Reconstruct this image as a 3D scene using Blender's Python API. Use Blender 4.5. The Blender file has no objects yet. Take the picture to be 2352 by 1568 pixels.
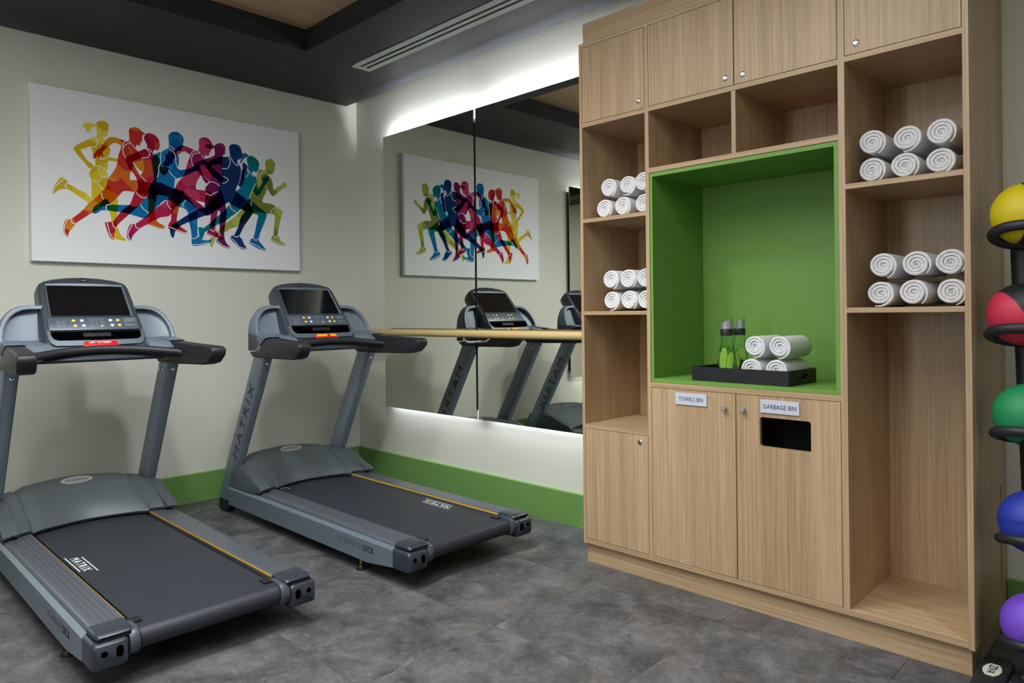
import bpy, bmesh, math, random
from mathutils import Vector, Matrix
from mathutils.geometry import tessellate_polygon

random.seed(7)
S = bpy.context.scene
COL = S.collection
PI = math.pi

# ------------------------------------------------------------------ camera
cam_data = bpy.data.cameras.new('camera')
cam = bpy.data.objects.new('camera', cam_data)
COL.objects.link(cam)
S.camera = cam
YAW, ROLL = 0.79549, -0.01116
_f = Vector((math.sin(YAW), math.cos(YAW), 0)); _r = Vector((math.cos(YAW), -math.sin(YAW), 0)); _u = Vector((0, 0, 1))
_r2 = _r*math.cos(ROLL) + _u*math.sin(ROLL); _u2 = _u*math.cos(ROLL) - _r*math.sin(ROLL)
cam.matrix_world = Matrix(((_r2.x, _u2.x, -_f.x, -3.3454), (_r2.y, _u2.y, -_f.y, -5.0902),
                           (_r2.z, _u2.z, -_f.z, 1.3), (0, 0, 0, 1)))
cam_data.sensor_width = 36.0
cam_data.lens = 36.0*1620.3/2352.0
cam_data.shift_y = -(784.0-719.9)/2352.0
cam_data.clip_start = 0.05

# ------------------------------------------------------------------ world, lights, exposure
W = bpy.data.worlds.new('world'); S.world = W; W.use_nodes = True
W.node_tree.nodes['Background'].inputs[0].default_value = (0.8, 0.85, 1, 1)
W.node_tree.nodes['Background'].inputs[1].default_value = 0.05

def spot(name, loc, target, power, angle, blend=0.6, size=0.06, col=(1, 0.95, 0.88)):
    d = bpy.data.lights.new(name, 'SPOT'); d.energy = power; d.spot_size = math.radians(angle)
    d.spot_blend = blend; d.shadow_soft_size = size; d.color = col
    o = bpy.data.objects.new(name, d); COL.objects.link(o); o.location = loc
    o.rotation_euler = (Vector(target)-Vector(loc)).to_track_quat('-Z', 'Y').to_euler()
    return o

def area(name, loc, sx, sy, power, rot=(0, 0, 0), col=(1, 0.97, 0.93)):
    d = bpy.data.lights.new(name, 'AREA'); d.shape = 'RECTANGLE'; d.size = sx; d.size_y = sy
    d.energy = power; d.color = col
    o = bpy.data.objects.new(name, d); COL.objects.link(o); o.location = loc; o.rotation_euler = rot
    return o

for i, (x, y, tx, ty, p, ang) in enumerate((
        (-3.25, -2.45, -3.10, -1.9, 55, 132), (-2.55, -3.00, -2.40, -2.2, 125, 132), (-1.85, -2.75, -1.65, -2.1, 120, 132),
        (-1.20, -5.30, -1.15, -5.2, 75, 72), (-3.60, -4.10, -3.60, -4.1, 50, 124))):
    spot('downlight.%03d' % i, (x, y, 3.14), (tx, ty, 0), p, ang, 0.85, 0.09, (0.93, 0.98, 1.0))
area('ceiling_fill', (-2.9, -3.5, 3.05), 2.6, 3.4, 105, col=(0.97, 0.98, 0.97))  # added soft fill floating under the opening, no fixture there
area('gym_fill', (-4.3, -5.6, 2.9), 1.6, 1.6, 20, col=(0.95, 0.98, 1.0))  # added fill standing in for unseen lamps in the rest of the gym
area('left_fill', (-5.3, -3.3, 2.35), 3.0, 0.5, 38, (0, math.radians(-90), 0), (0.9, 0.96, 1.0))  # added cool fill from the left

S.view_settings.view_transform = 'Standard'
S.view_settings.look = 'None'
S.view_settings.exposure = 0.0
S.view_settings.gamma = 1.0
S.view_settings.use_curve_mapping = False
S.cycles.use_denoising = True
S.cycles.max_bounces = 8
S.cycles.diffuse_bounces = 4
S.cycles.glossy_bounces = 5
S.cycles.transparent_max_bounces = 16
S.cycles.sample_clamp_indirect = 6.0
S.cycles.caustics_reflective = False
S.cycles.caustics_refractive = False

# ------------------------------------------------------------------ materials
def lin(h):
    h = h.lstrip('#')
    c = [int(h[i:i+2], 16)/255 for i in (0, 2, 4)]
    return tuple(((v+0.055)/1.055)**2.4 if v > 0.04045 else v/12.92 for v in c) + (1,)

def new_mat(name):
    m = bpy.data.materials.new(name); m.use_nodes = True
    nt = m.node_tree
    return m, nt, nt.nodes['Principled BSDF']

def pm(name, hexcol, rough=0.5, metal=0.0, spec=0.5, noise=0.0, nscale=40.0, bump=0.0, bscale=300.0, coat=0.0):
    m, nt, b = new_mat(name)
    c = lin(hexcol)
    b.inputs['Base Color'].default_value = c
    b.inputs['Roughness'].default_value = rough
    b.inputs['Metallic'].default_value = metal
    b.inputs['Specular IOR Level'].default_value = spec
    b.inputs['Coat Weight'].default_value = coat
    tc = nt.nodes.new('ShaderNodeTexCoord')
    if noise:
        n = nt.nodes.new('ShaderNodeTexNoise'); n.inputs['Scale'].default_value = nscale; n.inputs['Detail'].default_value = 5
        nt.links.new(tc.outputs['Object'], n.inputs['Vector'])
        mx = nt.nodes.new('ShaderNodeMix'); mx.data_type = 'RGBA'
        mx.inputs[6].default_value = tuple(v*(1-noise) for v in c[:3])+(1,)
        mx.inputs[7].default_value = tuple(min(1, v*(1+noise)) for v in c[:3])+(1,)
        nt.links.new(n.outputs['Fac'], mx.inputs[0]); nt.links.new(mx.outputs[2], b.inputs['Base Color'])
    if bump:
        n2 = nt.nodes.new('ShaderNodeTexNoise'); n2.inputs['Scale'].default_value = bscale; n2.inputs['Detail'].default_value = 3
        nt.links.new(tc.outputs['Object'], n2.inputs['Vector'])
        bp = nt.nodes.new('ShaderNodeBump'); bp.inputs['Strength'].default_value = bump; bp.inputs['Distance'].default_value = 0.002
        nt.links.new(n2.outputs['Fac'], bp.inputs['Height']); nt.links.new(bp.outputs['Normal'], b.inputs['Normal'])
    return m

def emit(name, hexcol, strength):
    m, nt, b = new_mat(name)
    b.inputs['Base Color'].default_value = lin(hexcol)
    b.inputs['Emission Color'].default_value = lin(hexcol)
    b.inputs['Emission Strength'].default_value = strength
    return m

def wood(name, grain, light, dark, band=0.5, rough=0.38, k=1.0):
    """oak veneer: fine streaks stretched along one axis plus wide leaf bands"""
    m, nt, b = new_mat(name)
    N, Lk = nt.nodes.new, nt.links.new
    tc = N('ShaderNodeTexCoord')
    def streak(across, along, detail, off=0):
        mp = N('ShaderNodeMapping'); s = [across]*3; s['xyz'.index(grain)] = along
        mp.inputs['Scale'].default_value = s; mp.inputs['Location'].default_value = (off, off*1.7, off*.6)
        Lk(tc.outputs['Object'], mp.inputs['Vector'])
        n = N('ShaderNodeTexNoise'); n.inputs['Scale'].default_value = 1; n.inputs['Detail'].default_value = detail
        n.inputs['Roughness'].default_value = 0.6
        Lk(mp.outputs['Vector'], n.inputs['Vector'])
        return n.outputs['Fac']
    fine = streak(190*k, 2.2, 3); mid = streak(60*k, 1.0, 2, 3.1); wide = streak(7*k, 0.12, 1, 7.7)
    def math_(op, a, bb):
        q = N('ShaderNodeMath'); q.operation = op
        for i, v in enumerate((a, bb)):
            if isinstance(v, (int, float)): q.inputs[i].default_value = v
            else: Lk(v, q.inputs[i])
        return q.outputs[0]
    t = math_('ADD', math_('MULTIPLY', fine, 0.75), math_('ADD', math_('MULTIPLY', mid, 0.35), math_('MULTIPLY', wide, band)))
    rm = N('ShaderNodeMapRange'); rm.inputs['From Min'].default_value = (1.1+band)*0.5-0.22; rm.inputs['From Max'].default_value = (1.1+band)*0.5+0.22
    Lk(t, rm.inputs['Value'])
    cr = N('ShaderNodeValToRGB')
    cr.color_ramp.elements[0].color = lin(dark); cr.color_ramp.elements[1].color = lin(light)
    Lk(rm.outputs[0], cr.inputs['Fac']); Lk(cr.outputs['Color'], b.inputs['Base Color'])
    b.inputs['Roughness'].default_value = rough
    bp = N('ShaderNodeBump'); bp.inputs['Strength'].default_value = 0.12; bp.inputs['Distance'].default_value = 0.001
    Lk(fine, bp.inputs['Height']); Lk(bp.outputs['Normal'], b.inputs['Normal'])
    return m

def floor_mat():
    m, nt, b = new_mat('stone_vinyl')
    N, Lk = nt.nodes.new, nt.links.new
    tc = N('ShaderNodeTexCoord'); oi = N('ShaderNodeObjectInfo')
    mul = N('ShaderNodeVectorMath'); mul.operation = 'SCALE'; mul.inputs['Scale'].default_value = 37.0
    cmb = N('ShaderNodeCombineXYZ')
    for i in range(3): Lk(oi.outputs['Random'], cmb.inputs[i])
    Lk(cmb.outputs[0], mul.inputs[0])
    add = N('ShaderNodeVectorMath'); add.operation = 'ADD'
    Lk(tc.outputs['Object'], add.inputs[0]); Lk(mul.outputs[0], add.inputs[1])
    def noise(sc, det, dist=0.0, ro=0.6):
        n = N('ShaderNodeTexNoise'); n.inputs['Scale'].default_value = sc; n.inputs['Detail'].default_value = det
        n.inputs['Distortion'].default_value = dist; n.inputs['Roughness'].default_value = ro
        Lk(add.outputs[0], n.inputs['Vector']); return n
    big = noise(4.2, 6, 0.6, 0.62); fine = noise(26, 8, 1.2, 0.75); hue = noise(2.6, 2)
    mx = N('ShaderNodeMix'); mx.inputs[0].default_value = 0.40
    Lk(big.outputs['Fac'], mx.inputs[2]); Lk(fine.outputs['Fac'], mx.inputs[3])
    cr = N('ShaderNodeValToRGB'); e = cr.color_ramp.elements
    e[0].position = 0.38; e[0].color = lin('#3a3b3e'); e[1].position = 0.63; e[1].color = lin('#6f6f71')
    q = e.new(0.5); q.color = lin('#545557')
    Lk(mx.outputs[0], cr.inputs['Fac'])
    warm = N('ShaderNodeMix'); warm.data_type = 'RGBA'; warm.blend_type = 'MULTIPLY'
    warm.inputs[7].default_value = (1.0, 0.92, 0.86, 1)
    hr = N('ShaderNodeMapRange'); hr.inputs['From Min'].default_value = 0.45; hr.inputs['From Max'].default_value = 0.7
    Lk(hue.outputs['Fac'], hr.inputs['Value']); Lk(hr.outputs[0], warm.inputs[0])
    Lk(cr.outputs['Color'], warm.inputs[6]); Lk(warm.outputs[2], b.inputs['Base Color'])
    b.inputs['Roughness'].default_value = 0.5; b.inputs['Specular IOR Level'].default_value = 0.35
    bp = N('ShaderNodeBump'); bp.inputs['Strength'].default_value = 0.15; bp.inputs['Distance'].default_value = 0.002
    Lk(fine.outputs['Fac'], bp.inputs['Height']); Lk(bp.outputs['Normal'], b.inputs['Normal'])
    return m

def ink(name, c1, c2, c3):
    """translucent printing ink: facets of three related hues, multiplies over what lies below"""
    m = bpy.data.materials.new(name); m.use_nodes = True
    nt = m.node_tree; N, Lk = nt.nodes.new, nt.links.new
    nt.nodes.clear()
    out = N('ShaderNodeOutputMaterial'); tr = N('ShaderNodeBsdfTransparent')
    tc = N('ShaderNodeTexCoord'); v = N('ShaderNodeTexVoronoi'); v.inputs['Scale'].default_value = 9.0
    Lk(tc.outputs['Object'], v.inputs['Vector'])
    sp = N('ShaderNodeSeparateColor'); Lk(v.outputs['Color'], sp.inputs[0])
    cr = N('ShaderNodeValToRGB'); cr.color_ramp.interpolation = 'CONSTANT'
    e = cr.color_ramp.elements
    def sq(h): return tuple(math.sqrt(min(1, q*1.03)) for q in lin(h)[:3])+(1,)   # light crosses the film twice
    e[0].color = sq(c1); e[1].position = 0.5; e[1].color = sq(c2)
    q = e.new(0.78); q.color = sq(c3)
    Lk(sp.outputs[0], cr.inputs['Fac']); Lk(cr.outputs['Color'], tr.inputs['Color'])
    Lk(tr.outputs[0], out.inputs['Surface'])
    return m

def thin_glass(name, tint=(1, 1, 1, 1), gloss=0.12):
    m = bpy.data.materials.new(name); m.use_nodes = True
    nt = m.node_tree; N, Lk = nt.nodes.new, nt.links.new
    nt.nodes.clear()
    out = N('ShaderNodeOutputMaterial'); tr = N('ShaderNodeBsdfTransparent'); tr.inputs['Color'].default_value = tint
    gl = N('ShaderNodeBsdfGlossy'); gl.inputs['Roughness'].default_value = 0.03
    lw = N('ShaderNodeLayerWeight'); lw.inputs['Blend'].default_value = gloss
    mu = N('ShaderNodeMath'); mu.operation = 'MULTIPLY'; mu.inputs[1].default_value = 0.45; Lk(lw.outputs['Fresnel'], mu.inputs[0])
    mx = N('ShaderNodeMixShader'); Lk(mu.outputs[0], mx.inputs[0]); Lk(tr.outputs[0], mx.inputs[1]); Lk(gl.outputs[0], mx.inputs[2])
    Lk(mx.outputs[0], out.inputs['Surface'])
    return m

def belt_mat():
    m, nt, b = new_mat('belt_rubber')
    N, Lk = nt.nodes.new, nt.links.new
    b.inputs['Base Color'].default_value = lin('#272a32'); b.inputs['Roughness'].default_value = 0.52
    tc = N('ShaderNodeTexCoord'); mp = N('ShaderNodeMapping'); mp.inputs['Rotation'].default_value = (0, 0, 0)
    Lk(tc.outputs['Object'], mp.inputs['Vector'])
    v = N('ShaderNodeTexVoronoi'); v.inputs['Scale'].default_value = 260; v.inputs['Randomness'].default_value = 0.0
    Lk(mp.outputs[0], v.inputs['Vector'])
    bp = N('ShaderNodeBump'); bp.inputs['Strength'].default_value = 0.5; bp.inputs['Distance'].default_value = 0.001; bp.invert = True
    Lk(v.outputs['Distance'], bp.inputs['Height']); Lk(bp.outputs['Normal'], b.inputs['Normal'])
    return m

def terry():
    m, nt, b = new_mat('terry_cotton')
    N, Lk = nt.nodes.new, nt.links.new
    b.inputs['Base Color'].default_value = lin('#e4e5e8'); b.inputs['Roughness'].default_value = 1.0
    b.inputs['Specular IOR Level'].default_value = 0.1
    tc = N('ShaderNodeTexCoord')
    n = N('ShaderNodeTexNoise'); n.inputs['Scale'].default_value = 260; n.inputs['Detail'].default_value = 3
    Lk(tc.outputs['Object'], n.inputs['Vector'])
    bp = N('ShaderNodeBump'); bp.inputs['Strength'].default_value = 0.9; bp.inputs['Distance'].default_value = 0.004
    Lk(n.outputs['Fac'], bp.inputs['Height']); Lk(bp.outputs['Normal'], b.inputs['Normal'])
    return m

M = dict(
    wall=pm('wall_paint', '#d6d6ca', 0.8, spec=0.2, bump=0.05, bscale=180),
    ceil=pm('dark_ceiling_paint', '#26282d', 0.55, spec=0.35),
    cove=pm('cove_paint', '#cfd0ae', 0.85, spec=0.2),
    green=pm('green_lacquer', '#6c974f', 0.55, noise=0.03, nscale=30),
    greenbox=pm('green_laminate', '#69963f', 0.5, noise=0.03, nscale=20),
    wood_v=wood('oak_vertical', 'z', '#c3a886', '#997c5a'),
    wood_h=wood('oak_horizontal', 'y', '#c3a886', '#997c5a', 0.15),
    wood_x=wood('oak_depthwise', 'x', '#c3a886', '#997c5a', 0.15),
    wood_c=wood('ceiling_oak', 'x', '#d8b993', '#b99670', 0.4),
    barre=wood('barre_pine', 'y', '#e2c994', '#c8a869', 0.1, 0.35, 1.6),
    floor=floor_mat(),
    joint=pm('floor_joint', '#454546', 0.9),
    mirror=pm('mirror_silver', '#eff2ea', 0.0, 1.0),
    mirror_edge=pm('mirror_edge', '#2f3a38', 0.25),
    alu=pm('satin_aluminium', '#b9bcbe', 0.35, 0.9),
    chrome=pm('chrome', '#d5d7da', 0.12, 1.0),
    white_paint=pm('vent_white', '#f0f3f4', 0.45),
    vent_slot_shade=pm('vent_slot_shade', '#0b0c0e', 0.8),  # near-black standing in for the shade inside the vent slots
    led=emit('led_strip', '#f3f7ff', 210.0), led_low=emit('led_strip_low', '#f3f7ff', 30.0),
    canvas=pm('print_canvas', '#eef0f4', 0.75, spec=0.2, bump=0.06, bscale=900),
    white_ink=pm('white_ink', '#eceef2', 0.75, spec=0.1),
    tm_grey=pm('treadmill_grey', '#6a7682', 0.45, 0.1, noise=0.05, nscale=400),
    tm_side=pm('treadmill_side_steel', '#7d8b98', 0.36, 0.5, noise=0.05, nscale=500),
    tm_hood=pm('treadmill_hood', '#4b5457', 0.48, 0.1, noise=0.04, nscale=500),
    tm_dark=pm('treadmill_dark_plastic', '#353a43', 0.4, 0.0, bump=0.03, bscale=900),
    tm_rail=pm('treadmill_rail', '#565c65', 0.32, 0.25),
    tm_cap=pm('treadmill_end_cap', '#2e343d', 0.33), tm_bracket=pm('roller_bracket_grey', '#414953', 0.35),
    tm_frame=pm('console_frame', '#5d6873', 0.35, 0.2),
    tm_panel=pm('console_panel', '#56606b', 0.35, 0.3),
    rubber=pm('soft_black_rubber', '#1f2025', 0.5, bump=0.08, bscale=700),
    black=pm('black_plastic', '#111214', 0.45),
    hole=pm('hole_shade_black', '#030304', 1.0, spec=0.0),  # black painted in as the shade of uncut holes and recesses
    screen=pm('screen_glass', '#0a0c10', 0.08, spec=0.6),
    belt=belt_mat(),
    yellow_line=pm('yellow_strip', '#e8b02c', 0.4),
    red=pm('red_plastic', '#c8151a', 0.35),
    yellow_btn=pm('yellow_button', '#f0c52c', 0.35),
    white_btn=pm('white_button', '#dfe6ef', 0.3),
    print_white=pm('white_print', '#e8ebee', 0.5),
    print_dim=pm('dim_print', '#9aa2ab', 0.5),
    print_dark=pm('dark_print', '#33383f', 0.5),
    print_black=pm('black_print', '#1d1f22', 0.6),
    print_mid=pm('grey_print', '#4b545c', 0.5),
    print_red=pm('red_print', '#c0392b', 0.5),
    sign=pm('sign_plate', '#c3c8d6', 0.4),
    towel=terry(),
    tray=pm('black_tray', '#15171b', 0.5, bump=0.05, bscale=400),
    glass=thin_glass('carafe_glass', (0.93, 0.97, 0.94, 1), 0.2),
    water=thin_glass('water', (0.9, 0.97, 0.9, 1), 0.08),
    steel=pm('brushed_steel', '#c4c5c8', 0.34, 0.75, noise=0.1, nscale=200),
    cuc_skin=pm('cucumber_skin', '#1f5a14', 0.4), cuc_flesh=pm('cucumber_flesh', '#a9c94e', 0.4, noise=0.15, nscale=60),
    lime=pm('lime_flesh', '#c9d67a', 0.4, noise=0.12, nscale=90),
    cuc_leaf=pm('mint_green', '#2f7a1c', 0.5),
    ball_black=pm('ball_black', '#17181c', 0.5, bump=0.4, bscale=260),
    brass=pm('brass', '#a98a4a', 0.35, 0.8),
    liner_black=pm('bin_liner', '#0a0a0a', 0.9),
)
M['plate'] = pm('emblem_silver', '#c9c7bb', 0.4)
M['wood_in'] = M['wood_v']

# ------------------------------------------------------------------ mesh helpers
def obj(name, bm, mat, parent=None, smooth=False, label=None, kind=None, auto=None):
    """links a bmesh (world coordinates) as ONE object under parent"""
    off = Vector((0, 0, 0)); p = parent
    while p: off += Vector(p.location); p = p.parent
    bmesh.ops.translate(bm, verts=bm.verts, vec=-off)
    bmesh.ops.recalc_face_normals(bm, faces=bm.faces)
    me = bpy.data.meshes.new(name)
    bm.to_mesh(me); bm.free()
    mats = mat if isinstance(mat, (list, tuple)) else [mat]
    for q in mats: me.materials.append(M[q] if isinstance(q, str) else q)
    if smooth or auto:
        me.polygons.foreach_set('use_smooth', [True]*len(me.polygons))
        if auto: me.set_sharp_from_angle(angle=math.radians(auto))
    o = bpy.data.objects.new(name, me); COL.objects.link(o)
    if parent: o.parent = parent
    if label: o['label'] = label
    if kind: o['kind'] = kind
    return o

def tag(o, label, cat, group=None):
    o['label'] = label; o['category'] = cat
    if group: o['group'] = group
    return o

def thing(name, loc, label, cat, group=None):
    o = bpy.data.objects.new(name, None); COL.objects.link(o); o.location = loc
    o.empty_display_size = 0.1
    return tag(o, label, cat, group)

def struct(name, bm, mat, parent=None, **k):
    o = obj(name, bm, mat, parent, **k)
    if not parent: o['kind'] = 'structure'
    return o

def add_box(bm, x0, x1, y0, y1, z0, z1, bev=0.0, seg=2):
    x0, x1 = min(x0, x1), max(x0, x1); y0, y1 = min(y0, y1), max(y0, y1); z0, z1 = min(z0, z1), max(z0, z1)
    r = bmesh.ops.create_cube(bm, size=1.0)
    vs = r['verts']
    for v in vs:
        v.co = Vector((x0+(v.co.x+.5)*(x1-x0), y0+(v.co.y+.5)*(y1-y0), z0+(v.co.z+.5)*(z1-z0)))
    if bev:
        es = list({e for v in vs for e in v.link_edges})
        bmesh.ops.bevel(bm, geom=es, offset=bev, segments=seg, affect='EDGES', profile=0.5)
    return bm

def box(*a, **k): return add_box(bmesh.new(), *a, **k)

def place(axis, p, a):
    """2D point p and coordinate a along axis -> 3D"""
    if axis == 'x': return Vector((a, p[0], p[1]))
    if axis == 'y': return Vector((p[0], a, p[1]))
    return Vector((p[0], p[1], a))

def add_prism(bm, poly, axis, a0, a1, holes=(), bev=0.0, seg=2):
    """extrudes a 2D polygon (with holes) between two planes"""
    loops = [list(poly)] + [list(h) for h in holes]
    flat = [p for l in loops for p in l]
    tris = tessellate_polygon([[Vector((p[0], p[1], 0)) for p in l] for l in loops])
    A = [bm.verts.new(place(axis, p, a0)) for p in flat]; B = [bm.verts.new(place(axis, p, a1)) for p in flat]
    new = []
    if not holes and len(poly) <= 40:
        new.append(bm.faces.new(A)); new.append(bm.faces.new(B[::-1]))
    else:
        for t in tris:
            try:
                new.append(bm.faces.new([A[i] for i in t])); new.append(bm.faces.new([B[i] for i in reversed(t)]))
            except ValueError: pass
    i0 = 0
    for l in loops:
        n = len(l)
        for i in range(n):
            a, b = i0+i, i0+(i+1) % n
            bm.faces.new((A[a], A[b], B[b], B[a]))
        i0 += n
    if bev:
        vs = set(A+B)
        bmesh.ops.recalc_face_normals(bm, faces=list({f for v in vs for f in v.link_faces}))
        es = [e for e in {e for v in vs for e in v.link_edges} if len(e.link_faces) == 2 and e.calc_face_angle(0) > 0.35]
        bmesh.ops.bevel(bm, geom=es, offset=bev, segments=seg, affect='EDGES', profile=0.5, clamp_overlap=True)
    return bm

def prism(*a, **k): return add_prism(bmesh.new(), *a, **k)

def add_loft(bm, rings, cap=True, closed=True):
    R = [[bm.verts.new(Vector(p)) for p in r] for r in rings]
    n = len(R[0])
    for a, b in zip(R, R[1:]):
        for i in range(n if closed else n-1):
            j = (i+1) % n
            bm.faces.new((a[i], a[j], b[j], b[i]))
    if cap and closed:
        bm.faces.new(R[0][::-1]); bm.faces.new(R[-1])
    return bm

def loft(rings, **k): return add_loft(bmesh.new(), rings, **k)

def add_tube(bm, pts, r, n=14, closed=False):
    P = [Vector(p) for p in pts]
    rings = []
    up = Vector((0, 0, 1))
    m = len(P)
    for i, p in enumerate(P):
        a = P[(i-1) % m] if closed or i > 0 else p
        b = P[(i+1) % m] if closed or i < m-1 else p
        t = (b-a).normalized()
        s = t.cross(up)
        if s.length < 1e-3: s = t.cross(Vector((0, 1, 0)))
        s.normalize(); w = s.cross(t)
        rr = r[i] if isinstance(r, (list, tuple)) else r
        rings.append([p + s*math.cos(2*PI*k/n)*rr + w*math.sin(2*PI*k/n)*rr for k in range(n)])
    if closed:
        rings.append(rings[0]); bm2 = add_loft(bm, rings, cap=False); bmesh.ops.remove_doubles(bm, verts=bm.verts, dist=1e-6); return bm2
    return add_loft(bm, rings)

def tube(*a, **k): return add_tube(bmesh.new(), *a, **k)

def add_lathe(bm, prof, c, axis='z', n=28):
    """profile of (radius, height) about an axis through c"""
    rings = []
    for r, h in prof:
        ring = []
        for k in range(n):
            a = 2*PI*k/n; u, v = r*math.cos(a), r*math.sin(a)
            if axis == 'z': q = (c[0]+u, c[1]+v, c[2]+h)
            elif axis == 'x': q = (c[0]+h, c[1]+u, c[2]+v)
            else: q = (c[0]+u, c[1]+h, c[2]+v)
            ring.append(q)
        rings.append(ring)
    return add_loft(bm, rings)

def lathe(*a, **k): return add_lathe(bmesh.new(), *a, **k)

def rrect(x0, x1, y0, y1, r, n=4):
    out = []
    for cx, cy, a0 in ((x1-r, y1-r, 0), (x0+r, y1-r, 90), (x0+r, y0+r, 180), (x1-r, y0+r, 270)):
        for k in range(n+1):
            a = math.radians(a0+90*k/n); out.append((cx+r*math.cos(a), cy+r*math.sin(a)))
    return out

def text_bm(body, size, origin, right, up, depth=0.0006, spacing=1.0, shear=0.0, align='CENTER', fit=None, bold=0.0):
    """lettering as a thin raised mesh: right/up are world directions"""
    cu = bpy.data.curves.new('lettering', 'FONT'); cu.body = body; cu.size = size; cu.extrude = depth
    cu.align_x = align; cu.align_y = 'CENTER'; cu.space_character = spacing; cu.space_word = 1.12; cu.shear = shear; cu.offset = bold
    cu.resolution_u = 3
    o = bpy.data.objects.new('lettering', cu); COL.objects.link(o)
    dg = bpy.context.evaluated_depsgraph_get(); me = bpy.data.meshes.new_from_object(o.evaluated_get(dg))
    bm = bmesh.new(); bm.from_mesh(me)
    bpy.data.objects.remove(o); bpy.data.curves.remove(cu); bpy.data.meshes.remove(me)
    xs = [v.co.x for v in bm.verts]; ys = [v.co.y for v in bm.verts]
    cx, cy = (min(xs)+max(xs))/2, (min(ys)+max(ys))/2
    sx = sy = 1.0
    if fit: sx = fit[0]/(max(xs)-min(xs)); sy = fit[1]/(max(ys)-min(ys))
    R = Vector(right).normalized(); U = Vector(up).normalized(); Nn = R.cross(U)
    for v in bm.verts:
        x, y = v.co.x, v.co.y
        if align == 'CENTER': x -= cx
        y -= cy
        v.co = Vector(origin) + R*x*sx + U*y*sy + Nn*(v.co.z+depth)
    return bm

def strip2d(pts, w):
    """mesh strip of width w along 2D polyline -> (verts, faces)"""
    V, F = [], []
    n = len(pts)
    for i, p in enumerate(pts):
        a = pts[max(0, i-1)]; b = pts[min(n-1, i+1)]
        dx, dy = b[0]-a[0], b[1]-a[1]; l = math.hypot(dx, dy) or 1
        V += [(p[0]-dy/l*w/2, p[1]+dx/l*w/2), (p[0]+dy/l*w/2, p[1]-dx/l*w/2)]
    for i in range(n-1): F.append((2*i, 2*i+1, 2*i+3, 2*i+2))
    return V, F

def smooth_line(pts, k=4):
    out = []
    n = len(pts)
    for i in range(n-1):
        p0, p1, p2, p3 = pts[max(0, i-1)], pts[i], pts[i+1], pts[min(n-1, i+2)]
        for j in range(k):
            t = j/k
            out.append(tuple(0.5*(2*p1[q]+(p2[q]-p0[q])*t+(2*p0[q]-5*p1[q]+4*p2[q]-p3[q])*t*t+(3*p1[q]-p0[q]-3*p2[q]+p3[q])*t**3) for q in range(len(p1))))
    out.append(tuple(pts[-1]))
    return out

def smooth_loop(pts, k=3):
    n = len(pts); out = []
    for i in range(n):
        p0, p1, p2, p3 = pts[i-1], pts[i], pts[(i+1) % n], pts[(i+2) % n]
        for j in range(k):
            t = j/k
            out.append(tuple(0.5*(2*p1[q]+(p2[q]-p0[q])*t+(2*p0[q]-5*p1[q]+4*p2[q]-p3[q])*t*t+(3*p1[q]-p0[q]-3*p2[q]+p3[q])*t**3) for q in range(2)))
    return out

def copy_tree(o, parent=None):
    c = o.copy(); COL.objects.link(c); c.parent = parent
    for ch in list(o.children): copy_tree(ch, c)
    return c

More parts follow.
